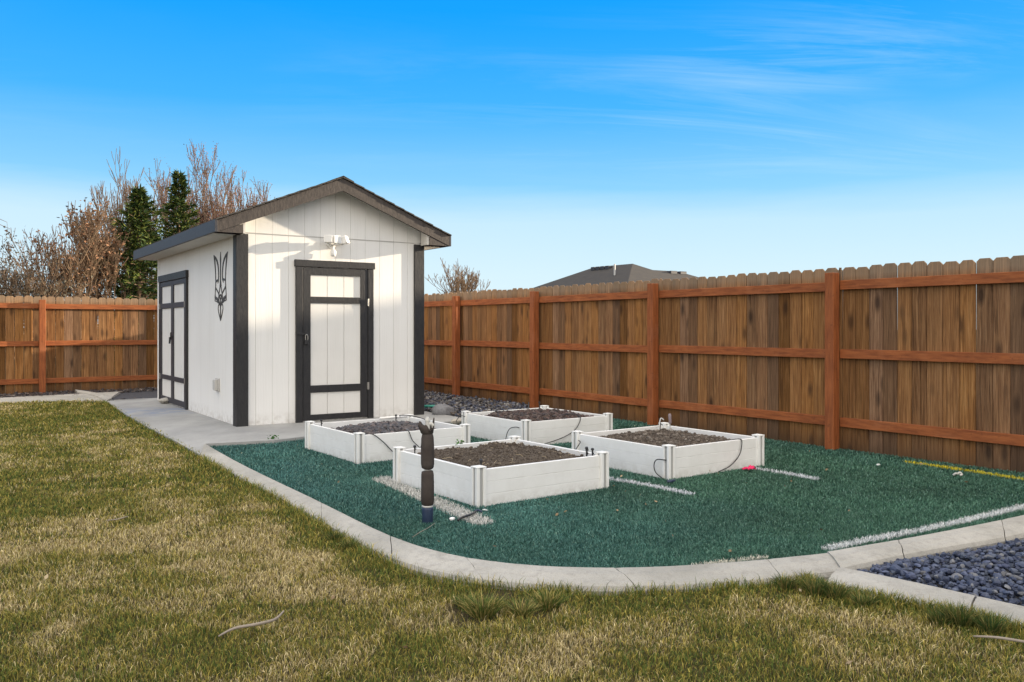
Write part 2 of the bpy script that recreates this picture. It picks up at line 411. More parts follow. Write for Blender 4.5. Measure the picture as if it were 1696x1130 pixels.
# main curved kerb runs from the path to the fork, the upper branch goes on to the right
main_out = outer[:-1]+[G(1330,950,ZK)]
nfork = [p for p in inner_px if p[0] <= 1369]
curb('kerb', W(nfork), outer + [G(1394,940,ZK)], .064, .046, [G(540,845,ZK), G(640,905,ZK), G(767,943,ZK), G(1037,958,ZK), G(1290,942,ZK)])
curb('kerb', W([p for p in inner_px if p[0] >= 1369]), up_low, .070, .055, [G(1490,906,ZK), G(1650,873,ZK)], nseg=80)
curb('kerb', lo_in, lo_out[1:], .064, .045, [G(1612,1000,ZK)], nseg=80)
curb('kerb', W([(200,648),(120,653),(60,656),(0,659),(-60,662),(-300,671)], .05), W([(176,664),(147,659),(90,661),(30,664),(-40,667),(-300,677)], .05), .055, .04, [], nseg=50)
curb('kerb', W([(124,648),(144,649.5),(168,654.5),(186,663)], .05), W([(128,650.5),(144,652.2),(162,657),(176,665)], .05), .085, .07, [], nseg=30)

# ------------------------------------------------------------------ blades
def blades(x, y, z0, h, w, lean, col, curl=.5, tipcol=None):
    n = len(x); a = rng.uniform(0, 2*np.pi, n); la = rng.uniform(0, 2*np.pi, n)
    dx, dy = np.cos(a)*w/2, np.sin(a)*w/2
    lx, ly = np.cos(la)*h*lean, np.sin(la)*h*lean
    V = np.zeros((n, 5, 3))
    V[:,0] = np.c_[x-dx, y-dy, z0]; V[:,1] = np.c_[x+dx, y+dy, z0]
    mx, my, mz = x+lx*(1-curl)*.6, y+ly*(1-curl)*.6, z0+h*.6
    V[:,2] = np.c_[mx-dx*.8, my-dy*.8, mz]; V[:,3] = np.c_[mx+dx*.8, my+dy*.8, mz]
    V[:,4] = np.c_[x+lx, y+ly, z0+h*np.sqrt(np.clip(1-lean**2*.6, .15, 1))]
    b = np.arange(n)[:,None]*5
    q = b+np.array([[0,1,3,2]]); t = b+np.array([[2,3,4]])
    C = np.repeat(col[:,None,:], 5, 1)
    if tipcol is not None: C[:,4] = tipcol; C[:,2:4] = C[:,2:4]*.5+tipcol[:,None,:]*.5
    return V.reshape(-1,3), q, t, C.reshape(-1,3)
def join_blades(name, parts, m, label, cat):
    Vs=[];Q=[];Tt=[];Cs=[];o=0
    for V,q,t,C in parts:
        Vs.append(V); Q.append(q+o); Tt.append(t+o); Cs.append(C); o += len(V)
    ob = mesh_np(name, np.concatenate(Vs), [np.concatenate(Q), np.concatenate(Tt)], m, smooth=False, colv=np.concatenate(Cs))
    return tag(ob, label, cat, kind='stuff')
def sample_zone(poly, y0, y1, dens, margin=1.5):
    xm = .62*y1+margin; area = 2*xm*(y1-y0); n = int(area*dens)
    x = rng.uniform(-xm, xm, n); y = rng.uniform(y0, y1, n)
    k = (np.abs(x) < .62*y+margin); x, y = x[k], y[k]
    k = in_poly(x, y, poly); return x[k], y[k]
edge_line = [tuple(p) for p in (lo_out[::-1]+outer[::-1]+lawn_left)]
holes = [(*G(780,1008,.04), .14), (*G(885,1003,.04), .12), (*G(828,980,.04), .08)]
dry_spots = [(*G(60,900), .55, .9), (*G(240,910), .5, .8), (*G(420,900), .35, .8), (*G(320,840), .5, .5), (*G(540,930), .3, .7), (*G(300,735), .9, .5), (*G(1180,930), .2, .3), (*G(1300,1010), .3, .5), (*G(860,1060), .3, .3), (*G(20,1060), .4, .4), (*G(500,960), .35, .5), (*G(1000,1040), .4, .4), (*G(100,760), .7, .35)]
green_spots = [(*G(60,700), 1.0, .7), (*G(190,760), .6, .7), (*G(100,820), .5, .7), (*G(230,800), .4, .5), (*G(350,690), .6, .6), (*G(700,1100), .3, .3), (*G(250,1080), .35, .35)]
def lawn_cols(x, y):
    n = len(x)
    d = fbm(x*1.3+3, y*1.3, 5, 5)*.8+fbm(x*5, y*5, 9, 4)*.9-.80
    d = d*1.9+.33
    for (a, b, r, s) in dry_spots: d += s*.62*np.exp(-((x-a)**2+((y-b))**2)/(r*r))
    for (a, b, r, s) in green_spots: d -= s*.5*np.exp(-((x-a)**2+((y-b))**2)/(r*r))
    e = dist_line(x, y, edge_line)
    d -= .75*np.exp(-(e/.17)**2)
    d = np.clip(d, .03, .97)
    u = rng.random(n); pick = u < d
    v = rng.random((n,1))
    green = np.array([.032,.065,.014])*(1-v)+np.array([.17,.205,.050])*v
    ol = np.array([.15,.135,.028])*(1-v)+np.array([.56,.43,.12])*v
    straw = np.array([.30,.21,.09])*(1-v)+np.array([.82,.66,.43])*v
    c = np.where(pick[:,None], np.where((rng.random(n) < (.13+.62*d**1.3))[:,None], straw, ol), np.where((rng.random(n) < .45)[:,None], ol*.85, green))
    c = c*np.array([1.08,1.12,1.0])*rng.uniform(.65, 1.35, (n,1))
    return c, e, d
parts = []
for (y0, y1, dens, w, h) in ((1.6,2.7,12000,.0026,.028),(2.7,3.6,26000,.0023,.027),(3.6,4.6,21000,.0026,.028),(4.6,6.2,13000,.0034,.029),(6.2,9,7000,.0050,.031),(9,13,3800,.0072,.033),(13,17,2300,.010,.034)):
    x, y = sample_zone(lawn_poly, y0, y1, dens)
    keep = np.ones(len(x), bool)
    for (a, b, r) in holes: keep &= ((x-a)**2+((y-b)*.8)**2 > r*r*rng.uniform(.6, 1.1, len(x))) | (rng.random(len(x)) < .22)
    x, y = x[keep], y[keep]
    c, e, d = lawn_cols(x, y)
    clump = fbm(x*9, y*9, 33, 3)
    hh = h*rng.uniform(.5, 1.25, len(x))*(.55+.9*clump)+.034*np.exp(-(e/.07)**2)*rng.random(len(x))**1.5
    ww = w*rng.uniform(.7, 1.3, len(x))
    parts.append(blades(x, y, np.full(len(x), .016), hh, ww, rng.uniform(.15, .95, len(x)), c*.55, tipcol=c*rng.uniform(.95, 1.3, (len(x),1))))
# wisps that lean over the kerb
for poly_l in (outer, lo_out):
    P = resample(poly_l, 5000); P = P+rng.normal(0, .018, P.shape); x, y = P[:,0], P[:,1]
    c, e, d = lawn_cols(x, y); k = (rng.random(len(x)) < vnoise(x*5, y*5, 3)*1.1) & (np.hypot(x, y) > 2)
    x, y, c = x[k], y[k], c[k]
    parts.append(blades(x, y, np.full(len(x), .018), rng.uniform(.03, .07, len(x)), np.full(len(x), .0030), rng.uniform(.2, .8, len(x)), c*.8, tipcol=c))
# coarse tufts in the bare patch and dark green tufts by the kerb fork
def tuft(cx, cy, r, n, h, cols):
    a = rng.uniform(0, 2*np.pi, n); rr = r*np.sqrt(rng.random(n))*.5
    x = cx+np.cos(a)*rr; y = cy+np.sin(a)*rr; hh = h*rng.uniform(.6, 1.1, n); V, q, t, C = blades(x, y, np.full(n, .018), hh, np.full(n, .0036), np.full(n, .3), cols[rng.integers(0, len(cols), n)]*rng.uniform(.7, 1.2, (n,1)))
    V = V.reshape(n,5,3); spread = rng.uniform(.3, 1.0, n)*r*.9
    V[:,2:4,0] += (np.cos(a)*spread*.45)[:,None]; V[:,2:4,1] += (np.sin(a)*spread*.45)[:,None]
    V[:,4,0] += np.cos(a)*spread; V[:,4,1] += np.sin(a)*spread; return V.reshape(-1,3), q, t, C
gcol = np.array([[.05,.10,.02],[.10,.13,.03],[.20,.18,.05],[.35,.28,.10]])
gdk = np.array([[.035,.07,.02],[.06,.10,.022],[.12,.13,.035],[.22,.18,.06]])
for px, py, r, n, h, cc in ((800,1003,.10,420,.085,gcol),(865,1003,.08,260,.06,gcol),(905,990,.09,260,.07,gcol),(770,990,.06,160,.05,gdk),(1350,972,.07,260,.09,gdk),(1300,962,.06,200,.07,gdk),(1385,978,.07,260,.08,gdk),(1430,990,.06,200,.06,gdk),(1590,1020,.08,320,.09,gdk),(1640,1032,.07,250,.08,gdk),(1560,1018,.06,200,.06,gdk),(580,898,.06,200,.06,gdk),(555,885,.05,160,.06,gdk)):
    X, Y = G(px, py, .06); parts.append(tuft(X, Y, r, n, h, cc))
join_blades('grass', parts, M_grass, 'patchy winter lawn of short green, olive and straw coloured grass', 'grass')

# turf with its inlaid white and yellow lines
lines = [([(633,793),(700,822),(797,864)], .085, (.62,.61,.58)), ([(1008,793),(1070,803),(1142,818)], .045, (.66,.68,.72)), ([(1255,777),(1300,784),(1347,793)], .045, (.66,.68,.72)),
         ([(1372,908),(1440,894),(1520,879),(1600,862),(1700,838),(1800,815),(1950,786)], .040, (.72,.73,.73)), ([(1148,938),(1205,931),(1265,923)], .025, (.66,.62,.52)), ([(1505,766),(1560,774),(1630,784),(1700,795),(1820,815)], .042, (.62,.52,.03))]
beds = [(-.235,5.64,36.,1.2), (-1.372,7.44,36.,1.2), (.134,8.48,36.,1.2), (1.246,6.66,36.,1.2)]
parts = []
for (y0, y1, dens, w, h) in ((2.6,4.6,26000,.0026,.019),(4.6,5.6,20000,.0030,.020),(5.6,7,12500,.0040,.022),(7,9,7500,.0056,.024),(9,13.6,4200,.0082,.027)):
    x, y = sample_zone(turf_poly, y0, y1, dens)
    keep = np.ones(len(x), bool)
    for (bx, by, ang, s) in beds:
        ca, sa = math.cos(math.radians(ang)), math.sin(math.radians(ang))
        lx = (x-bx)*ca+(y-by)*sa; ly = -(x-bx)*sa+(y-by)*ca
        keep &= ~((lx > .0) & (lx < s) & (ly > .0) & (ly < s))
    x, y = x[keep], y[keep]; n = len(x); v = rng.random((n,1))
    big = fbm(x*1.3, y*1.3, 77, 3)[:,None]
    c = np.array([.014,.056,.045])*(1-v)+np.array([.095,.225,.185])*v
    blu = np.clip(fbm(x*.8+2, y*.8, 91, 3)*1.4-.2-(x-.2)*.22, 0, 1)[:,None]; c = c*(np.array([1.1,1.02,.82])*(1-blu)+np.array([1.15,1.18,1.30])*blu); c = c*(.65+.7*big)*(.8+.4*fbm(x*8, y*8, 51, 3)[:,None])  # bluer towards the left: flare-like cast painted into the blade colour
    lk = rng.random(n) < .05; c[lk] = np.array([.20,.34,.27])
    hh = h*rng.uniform(.55, 1.15, n)
    for pl, hw, lc in lines:
        dl = dist_line(x, y, [G(a, b, .02) for a, b in pl]); m = dl < hw*rng.uniform(.6, 1.15, n)
        c[m] = np.array(lc)*rng.uniform(.85, 1.12, (m.sum(),1)); hh[m] *= 1.25
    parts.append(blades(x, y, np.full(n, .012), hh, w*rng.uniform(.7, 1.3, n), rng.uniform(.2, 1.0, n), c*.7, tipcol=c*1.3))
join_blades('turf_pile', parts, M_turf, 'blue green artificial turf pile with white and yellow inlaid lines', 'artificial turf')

# ------------------------------------------------------------------ stones
import bmesh
def ico(sub):
    b = bmesh.new(); bmesh.ops.create_icosphere(b, subdivisions=sub, radius=1); V = np.array([v.co[:] for v in b.verts]); Fc = np.array([[v.index for v in f.verts] for f in b.faces]); b.free(); return V, Fc
ICO1 = ico(1); ICO2 = ico(2)
def stones(pos, size, cols, base=ICO2, flat=(.45,.9), jit=.16):
    V0, F0 = base; n = len(pos); m = len(V0)
    J = 1+rng.uniform(-jit, jit, (n, m)); V = V0[None]*J[:,:,None]
    # shear off a few planes so that the stones have broken faces
    for _ in range(4):
        d = rng.normal(size=(n,3)); d /= np.linalg.norm(d, axis=1)[:,None]; k = rng.uniform(.5, .85, n)
        s = np.einsum('nij,nj->ni', V, d); ex = np.clip(s-k[:,None], 0, None)
        V = V-ex[:,:,None]*d[:,None,:]
    sc = np.c_[rng.uniform(.75,1.3,n), rng.uniform(.6,1.,n), rng.uniform(*flat, n)]*size[:,None]
    V = V*sc[:,None,:]
    a = rng.uniform(0, 2*np.pi, n); tl = rng.uniform(-.5, .5, n)
    ct, st = np.cos(tl)[:,None], np.sin(tl)[:,None]
    y1 = V[:,:,1]*ct-V[:,:,2]*st; z1 = V[:,:,1]*st+V[:,:,2]*ct
    ca, sa = np.cos(a)[:,None], np.sin(a)[:,None]
    x2 = V[:,:,0]*ca-y1*sa; y2 = V[:,:,0]*sa+y1*ca
    V = np.stack([x2, y2, z1], 2)+pos[:,None,:]
    Fc = F0[None]+(np.arange(n)*m)[:,None,None]
    return V.reshape(-1,3), Fc.reshape(-1,3), np.repeat(cols, m, 0)
def scatter_poly(poly, n):
    P = np.array(poly); x = rng.uniform(P[:,0].min(), P[:,0].max(), n); y = rng.uniform(P[:,1].min(), P[:,1].max(), n)
    k = in_poly(x, y, poly); return x[k], y[k]
def pick(pal, n): 
    pal = np.array(pal); return pal[rng.integers(0, len(pal), n)]*rng.uniform(.7, 1.3, (n,1))
blue = [(.10,.115,.16),(.13,.15,.20),(.16,.17,.21),(.085,.095,.13),(.20,.21,.24),(.12,.13,.15),(.30,.27,.23),(.17,.18,.23),(.11,.12,.17)]
x, y = scatter_poly(rk_poly, 19000); k = (x < 5.6); x, y = x[k], y[k]
e = dist_line(x, y, [tuple(p) for p in lo_in]); e2 = dist_line(x, y, [tuple(p) for p in up_low]); k = (e > .015) & (e2 > .015); x, y, e, e2 = x[k], y[k], e[k], e2[k]
lay = rng.random(len(x)); pz = .012+.045*lay*np.clip(np.minimum(e, e2)/.12, .4, 1.)
V, Fc, C = stones(np.c_[x, y, pz], rng.uniform(.009, .020, len(x))*np.where(rng.random(len(x)) < .06, 1.5, 1), pick(blue, len(x))*np.array([.46,.52,.66]))
tag(mesh_np('gravel', V, [Fc], M_stone, colv=C), 'angular blue grey gravel filling the corner between two concrete kerbs', 'gravel', kind='stuff')
far = [(.07,.08,.12),(.10,.11,.15),(.05,.055,.08),(.15,.15,.16),(.09,.085,.09),(.28,.27,.26),(.12,.10,.085)]
x, y = scatter_poly([sh(SW+.25,-.95), (-.45,10.4), (.2,12.2), fl(5.2), fl(11), sh(SW+.25, SL+1)], 15000)
n = len(x); V, Fc, C = stones(np.c_[x, y, .03+.05*rng.random(n)], rng.uniform(.016, .036, n), pick(far, n), base=ICO1, jit=.2)
tag(mesh_np('gravel', V, [Fc], M_stone, colv=C), 'dark slate gravel between the shed and the long fence', 'gravel', kind='stuff')
chips = [(.05,.04,.04),(.08,.06,.055),(.12,.09,.075),(.06,.06,.07),(.16,.13,.11),(.04,.04,.05)]
x, y = scatter_poly(bark_poly, 30000); k = (y > 13.6) & (x > -12) & (x < -5); x, y = x[k], y[k]
n = len(x); V, Fc, C = stones(np.c_[x, y, .02+.035*rng.random(n)], rng.uniform(.014, .032, n), pick(chips, n), base=ICO1, flat=(.2,.5), jit=.2)
tag(mesh_np('bark_mulch', V, [Fc], M_stone, colv=C), 'dark bark and stone mulch along the foot of the back fence', 'mulch', kind='stuff')
def rock(loc, size, col, label, name='rock', cat='rock', seed=0, rz=0):
    V0, F0 = ico(4); rs = np.random.default_rng(seed); V = V0.copy()
    for _ in range(9):
        d = rs.normal(size=3); d /= np.linalg.norm(d); k = rs.uniform(.6, .9); s = V@d; V = V-np.clip(s-k, 0, None)[:,None]*d*.9
    V = V*(1+.06*(fbm(V[:,0]*3+V[:,2]*2+9, V[:,1]*3+V[:,2]+5, seed, 3)-.5))[:,None]
    V = V*np.array(size); V[:,2] = np.maximum(V[:,2], -size[2]*.6)+size[2]*.6
    o = mesh_np(name, V, [F0], M_stone, smooth=True, colv=np.tile(np.array(col), (len(V),1)))
    o.location = (loc[0], loc[1], loc[2]); o.rotation_euler = (0, 0, rz); return tag(o, label, cat)
X, Y = G(734,686,.05); rock((X, Y, .03), (.16,.12,.11), (.20,.20,.21), 'large rounded grey rock lying in the dark gravel beside the shed', seed=3, rz=.4)
X, Y = G(759,701,.05); rock((X, Y, .03), (.13,.07,.05), (.42,.38,.32), 'flat tan rock at the left corner of the farthest raised bed', seed=5, rz=.7)
X, Y = G(276,668,.05); rock((X, Y, .05), (.17,.10,.055), (.42,.40,.36), 'flat grey stone holding the double shed door at its foot', 'door_stone', 'stone', 8, rz=1.2)

# ------------------------------------------------------------------ shed
shed = empty('shed', (SX, SY, SZ), PHI)
tag(shed, 'white garden shed with dark trim, gabled roof and two doors on the concrete pad', 'shed')
PK, SLOPE, OH, OF = 3.05, .41, .307, .24       # heights are above the pad
XM = SW/2
def rz_(x): return PK-SLOPE*abs(x-XM)
EZ = rz_(-OH)
PL = .2033; JZ = 2.306
def plank_wall_front(ysurf, yback, x0, x1, holes=(), sgn=1):
    mb = MB(); x = x0
    while x < x1-.01:
        a, b = x+.0018, min(x+PL, x1)-.0018
        segs = [(0.0, JZ-.004), (JZ+.006, None)]
        for (z0, z1) in segs:
            if z1 is None:
                ta, tb = rz_(a)-.075, rz_(b)-.075
                if a < XM < b: poly = [(a, z0), (b, z0), (b, tb), (XM, rz_(XM)-.075), (a, ta)]
                elif min(ta, tb) <= z0+.01: continue
                else: poly = [(a, z0), (b, z0), (b, tb), (a, ta)]
                mb.prism(poly, 'y', ysurf, yback)
            else: mb.box(a, b, min(ysurf, yback), max(ysurf, yback), z0, z1)
        x += PL
    return mb
# solid core behind the grooved planks
core = MB().prism([(.012, 0), (SW-.012, 0), (SW-.012, rz_(SW)-.09), (XM, PK-.09), (.012, rz_(0)-.09)], 'y', .0055, SL-.0055)
core.build('wall_core', mat('groove_paint', lambda T, co, b: (.62,.61,.58), .8, .1), shed)  # slightly darker white, seen in the plank gaps
plank_wall_front(0, .010, 0, SW).build('front_wall', M_siding, shed, bevel=.0012)
plank_wall_front(SL, SL-.010, 0, SW).build('back_wall', M_siding, shed)
for nm, xs, xb in (('side_wall', 0, .012), ('side_wall', SW, SW-.012)):
    mb = MB(); yy = .012
    while yy < SL-.02:
        mb.box(min(xs, xb), max(xs, xb), yy+.0014, min(yy+PL/2, SL-.011)-.0014, 0, 2.30); yy += PL/2
    mb.build(nm, M_siding, shed, bevel=.0012)
MB().box(.11, SW-.11, -.005, .0, JZ-.004, JZ+.004).build('flashing', mat('flashing_paint', lambda T, co, b: (.45,.44,.42), .6), shed)
# corner boards
mb = MB(); mb.box(-.035, .108, -.035, 0, -.0, 2.29); mb.box(-.035, -.0, .001, .105, -.0, 2.28); mb.build('corner_board', M_trim, shed, bevel=.003)
mb = MB(); mb.box(SW-.11, SW+.035, -.035, 0, 0, 2.29); mb.box(SW, SW+.035, .001, .11, 0, 2.28); mb.build('corner_board', M_trim, shed, bevel=.003)
mb = MB(); mb.box(-.012, 0, SL-.07, SL+.012, 0, 2.28); mb.build('corner_board', M_siding, shed, bevel=.002)
mb = MB(); mb.box(SW, SW+.02, SL-.09, SL+.02, 0, 2.28); mb.build('corner_board', M_siding, shed, bevel=.002)
# roof: two shingled slopes in courses, with a slightly uneven rake edge
mb = MB(); y0, y1 = -OF-.02, SL+OF+.02
ncrs = 11
for s in (-1, 1):
    for i in range(ncrs):
        a, b = i/ncrs, (i+1)/ncrs; half = XM+OH+.02
        xa, xb = XM+s*half*a, XM+s*half*b
        za, zb = PK-SLOPE*half*a, PK-SLOPE*half*b
        j0 = random.uniform(-.006, .006)
        vs = [(xa, y0+j0, za+.002), (xb, y0+j0, zb+.010), (xb, y1, zb+.010), (xa, y1, za+.002), (xa, y0+j0, za-.014), (xb, y0+j0, zb-.006), (xb, y1, zb-.006), (xa, y1, za-.014)]
        mb.add(vs, [(0,1,2,3),(7,6,5,4),(0,4,5,1),(1,5,6,2),(2,6,7,3),(3,7,4,0)])
roof = mb.build('roof', M_shingle, shed)
mb = MB(); yy = y0
while yy < y1:
    for s in (-1, 1):
        vs = [(XM, yy, PK+.016), (XM+s*.14, yy, PK-.14*SLOPE+.014), (XM+s*.14, yy+.2, PK-.14*SLOPE+.010), (XM, yy+.2, PK+.010)]
        vs += [(v[0], v[1], v[2]-.006) for v in vs]; mb.add(vs, [(0,1,2,3),(7,6,5,4),(0,4,5,1),(1,5,6,2),(2,6,7,3),(3,7,4,0)])
    yy += .145
mb.build('ridge_cap', M_shingle, roof)
# fascia and rake boards, soffits
RD = .155
def rake(yf, yb):
    mb = MB(); h = XM+OH
    for s in (-1, 1):
        xo = XM+s*h; zo = PK-SLOPE*h-.016; zt = PK-.016
        poly = [(XM, zt), (xo, zo), (xo, zo-RD+.02), (XM, zt-RD)]
        mb.prism(poly, 'y', yf, yb)
    return mb
rake(-OF, -OF+.03).build('rake_board', M_fascia, shed, bevel=.002)
rake(SL+OF-.03, SL+OF).build('rake_board', M_fascia, shed)
FZ1 = EZ-.016; FZ0 = FZ1-RD+.018
mb = MB().box(-OH-.028, -OH, -OF-.001, SL+OF, FZ0, FZ1+.004); mb.build('eave_fascia', M_fasciaside, shed, bevel=.002)
mb = MB().box(SW+OH, SW+OH+.028, -OF-.001, SL+OF, FZ0, FZ1+.004); mb.build('eave_fascia', M_fasciaside, shed, bevel=.002)
mb = MB().box(-OH+.001, -.0, -OF+.031, SL+OF-.031, FZ0+.004, FZ0+.014); mb.build('soffit', M_soffit, shed)
mb = MB().box(SW+.0, SW+OH-.001, -OF+.031, SL+OF-.031, FZ0+.004, FZ0+.014); mb.build('soffit', M_soffit, shed)
# boxed eave returns at the gable ends (dark triangles)
for s in (-1, 1):
    xw = 0 if s < 0 else SW; xo = xw+s*OH; xi = xw-s*.108
    poly = [(xo+(-s)*.0, FZ0), (xi, FZ0), (xi, FZ0+.10), (xo, FZ0+.10)]
    zt = lambda x: rz_(x)-.016-RD+.004
    poly = [(xo-s*.001, FZ0+.001), (xw+s*.012, FZ0+.001), (xw+s*.012, max(zt(xw), FZ0+.02))]
    if s > 0: poly = poly[::-1]
    MB().prism(poly, 'y', -OF+.006, -OF+.026).build('eave_return', M_fascia, shed)
    xa_ = xw-s*.02; xb_ = xo-s*.002; zu = lambda x: PK-.069-SLOPE*abs(x-XM)
    pl_ = [(xa_, FZ0+.004), (xb_, FZ0+.004), (xb_, max(zu(xb_), FZ0+.006)), (xa_, zu(xa_))]
    MB().prism(pl_ if s > 0 else pl_[::-1], 'y', -OF+.032, -.037).build('soffit_box', M_soffit, shed)
# sloping soffit under the front gable overhang
mb = MB()
for s in (-1, 1):
    h = XM+OH-.03; xo = XM+s*h
    poly = [(XM, PK-.055), (xo, PK-.055-SLOPE*h), (xo, PK-.067-SLOPE*h), (XM, PK-.067)]
    mb.prism(poly, 'y', -OF+.031, -.0005)
mb.build('gable_soffit', M_siding, shed)
# front door
def door_leaf(name, P, x0, x1, z0, z1, rails, st, ysurf, ax, mdark):
    """P maps (u, d, z) -> local shed coords; u along wall, d outwards. rails: list of (z0,z1) dark rails"""
    mb = MB()
    def bx(m, a, b, c, d, e, f):
        p = P(a, c, e); q = P(b, d, f); m.box(min(p[0],q[0]), max(p[0],q[0]), min(p[1],q[1]), max(p[1],q[1]), e, f)
    bx(mb, x0, x0+st, ysurf, ysurf+.024, z0, z1); bx(mb, x1-st, x1, ysurf, ysurf+.024, z0, z1)
    for a, b in rails: bx(mb, x0+st, x1-st, ysurf, ysurf+.0235, a, b)
    door = mb.build(name, mdark, shed, bevel=.002)
    mp = MB(); u = x0+st; n = max(2, int(round((x1-x0-2*st)/PL))); w = (x1-x0-2*st)/n
    for i in range(n): bx(mp, u+i*w+(.0035 if i else .0), u+(i+1)*w-(.0035 if i < n-1 else .0), ysurf+.0, ysurf+.006, z0+.005, z1-.005)
    mp.build('panel', M_doorpanel, door)
    return door, bx
Pf = lambda u, d, z: (u, -d, z)
Pl = lambda u, d, z: (-d, u, z)
mb = MB()
mb.box(.694, .779, -.036, 0, .0, 1.93); mb.box(1.655, 1.731, -.036, 0, .0, 1.93); mb.box(.679, 1.749, -.044, 0, 1.931, 2.014)
mb.build('door_casing', M_trim, shed, bevel=.003)
fd, bx = door_leaf('front_door', Pf, .785, 1.650, .018, 1.922, [(.018,.088),(.362,.452),(1.482,1.561),(1.833,1.922)], .097, .004, 'y', M_trim)
for z in (1.50, .42): 
    m_ = MB(); m_.box(1.640, 1.666, -.042, -.0285, z-.045, z+.045); m_.tube([(1.653, -.044, z-.048), (1.653, -.044, z+.048)], .006, 8); m_.build('hinge', M_steel, fd)
m_ = MB(); m_.box(.70, .80, -.046, -.0365, 1.085, 1.110); m_.box(.80, .835, -.040, -.0285, 1.07, 1.125); m_.build('latch', M_black, fd, bevel=.002)
m_ = MB(); m_.box(.795, .845, -.066, -.046, .965, 1.02); m_.build('padlock', M_black, fd, bevel=.004)
m_ = MB(); m_.tube(smooth_path([(.806, -.056, 1.018), (.806, -.056, 1.07), (.82, -.056, 1.09), (.834, -.056, 1.07), (.834, -.056, 1.018)]), .0045, 8); m_.build('padlock_shackle', M_steel, fd, smooth=True)
# double door on the long side
mb = MB()
mb.box(-.036, 0, 2.44, 2.515, 0, 1.89); mb.box(-.036, 0, 4.175, 4.25, 0, 1.89); mb.box(-.044, 0, 2.425, 4.265, 1.891, 1.995)
mb.build('door_casing', M_trim, shed, bevel=.003)
rl = [(.018,.10),(.366,.436),(1.47,1.55),(1.815,1.885)]
d1, bx = door_leaf('side_door', Pl, 2.520, 3.343, .018, 1.885, rl, .07, .004, 'x', M_fasciaside)
d2, bx = door_leaf('side_door', Pl, 3.349, 4.170, .018, 1.885, rl, .07, .004, 'x', M_fasciaside)
for dd, y_ in ((d1, 2.517), (d2, 4.172)):
    for z in (1.51, .40): MB().box(-.042, -.0285, y_-.013, y_+.013, z-.045, z+.045).build('hinge', M_steel, dd)
m_ = MB(); m_.box(-.046, -.0285, 3.30, 3.40, 1.02, 1.05); m_.tube([(-.06, 3.335, 1.03), (-.065, 3.335, .93)], .014, 8); m_.tube([(-.05, 3.335, 1.10), (-.05, 3.335, .99)], .008, 8); m_.build('latch', M_black, d1)
# weatherproof outlet cover
m_ = MB(); m_.box(-.018, 0, .80, .96, .36, .53); m_.build('outlet_cover', M_greypl, shed, bevel=.008, seg=2)
oc = shed.children[-1]
m_ = MB(); m_.box(-.062, -.018, .815, .885, .375, .515); m_.box(-.055, -.018, .892, .945, .38, .51); m_.build('outlet_lid', M_greypl, bpy.data.objects['outlet_cover'], bevel=.008, seg=2)
# twin floodlight with sensor above the front door
FXt, FZt = 1.158, 2.22
m_ = MB(); m_.tube([(FXt, 0, FZt+.005), (FXt, -.035, FZt+.005)], .055, 20); m_.tube([(FXt, -.035, FZt), (FXt, -.055, FZt)], .028, 16)
li = m_.build('security_light', M_whitepl, shed, bevel=.004)
def rotbox(cx, cy, cz, sx, sy, sz, yaw, pitch):
    M = Matrix.Translation((cx, cy, cz)) @ Matrix.Rotation(yaw, 4, 'Z') @ Matrix.Rotation(pitch, 4, 'X'); mb = MB(); mb.box(-sx/2, sx/2, -sy/2, sy/2, -sz/2, sz/2, M); return mb, M
for dx, yw, pt in ((-.085, -.55, -.25), (.02, .15, -.12), (.135, .75, -.35)):
    m_, M = rotbox(FXt+dx, -.135, FZt+.055, .088, .055, .085, yw, pt); m_.box(-.050, .050, -.034, -.0275, -.048, .048, M)
    h = m_.build('lamp_head', M_whitepl, li, bevel=.006, seg=2)
    m2 = MB(); m2.box(-.04, .04, -.036, -.0345, -.038, .038, M); m2.build('lens', mat('frosted_lens', lambda T, co, b: (.62,.62,.60), .15, .6), h)
    m3 = MB(); m3.tube(smooth_path([(FXt, -.045, FZt), (FXt+dx*.5, -.075, FZt-.005), (FXt+dx, -.10, FZt+.02), (FXt+dx, -.12, FZt+.045)]), .011, 10); m3.build('arm', M_whitepl, h, smooth=True)
m_ = MB(); m_.tube([(FXt, -.05, FZt-.02), (FXt, -.07, FZt-.06), (FXt, -.075, FZt-.075)], .016, 10)
m_.tube([(FXt, -.075, FZt-.065), (FXt, -.08, FZt-.085), (FXt, -.08, FZt-.14), (FXt, -.078, FZt-.15)], [.022, .036, .034, .024], 16); m_.build('motion_sensor', M_whitepl, li, smooth=True)
# trident emblem cut from thin dark board, fixed to the long wall
def E(p): return (.76-(p[0]-197)*.0036, 2.13-(p[1]-130)*.00101)
def Em(p): return E((394-p[0], p[1]))
mb = MB()
def strip(pts, w):
    for fn in (E, Em):
        q = [Vector(fn(p)) for p in pts]; ws = [a_*.72 for a_ in (w if isinstance(w, (list, tuple)) else [w]*len(q))]
        L=[];Rr=[]
        for i, p in enumerate(q):
            t = (q[min(i+1,len(q)-1)]-q[max(i-1,0)]).normalized(); nn = Vector((-t.y, t.x))
            L.append(p+nn*ws[i]/2); Rr.append(p-nn*ws[i]/2)
        for i in range(len(q)-1):
            mb.prism([L[i], L[i+1], Rr[i+1], Rr[i]], 'x', -.007, .001)
strip([(287,150),(276,200),(270,260),(264,340),(260,430),(259,500),(262,570),(266,640),(268,690)], [.004,.05,.05,.034,.026,.022,.022,.020,.020])
strip([(285,152),(262,190),(242,235),(229,290),(223,360),(221,430),(224,480),(232,518)], [.006,.04,.050,.046,.040,.036,.034,.012])
strip([(226,492),(238,478),(248,486),(258,498)], [.03,.035,.035,.024])
strip([(262,565),(250,592),(235,618),(222,645),(211,678),(204,720)], .026)
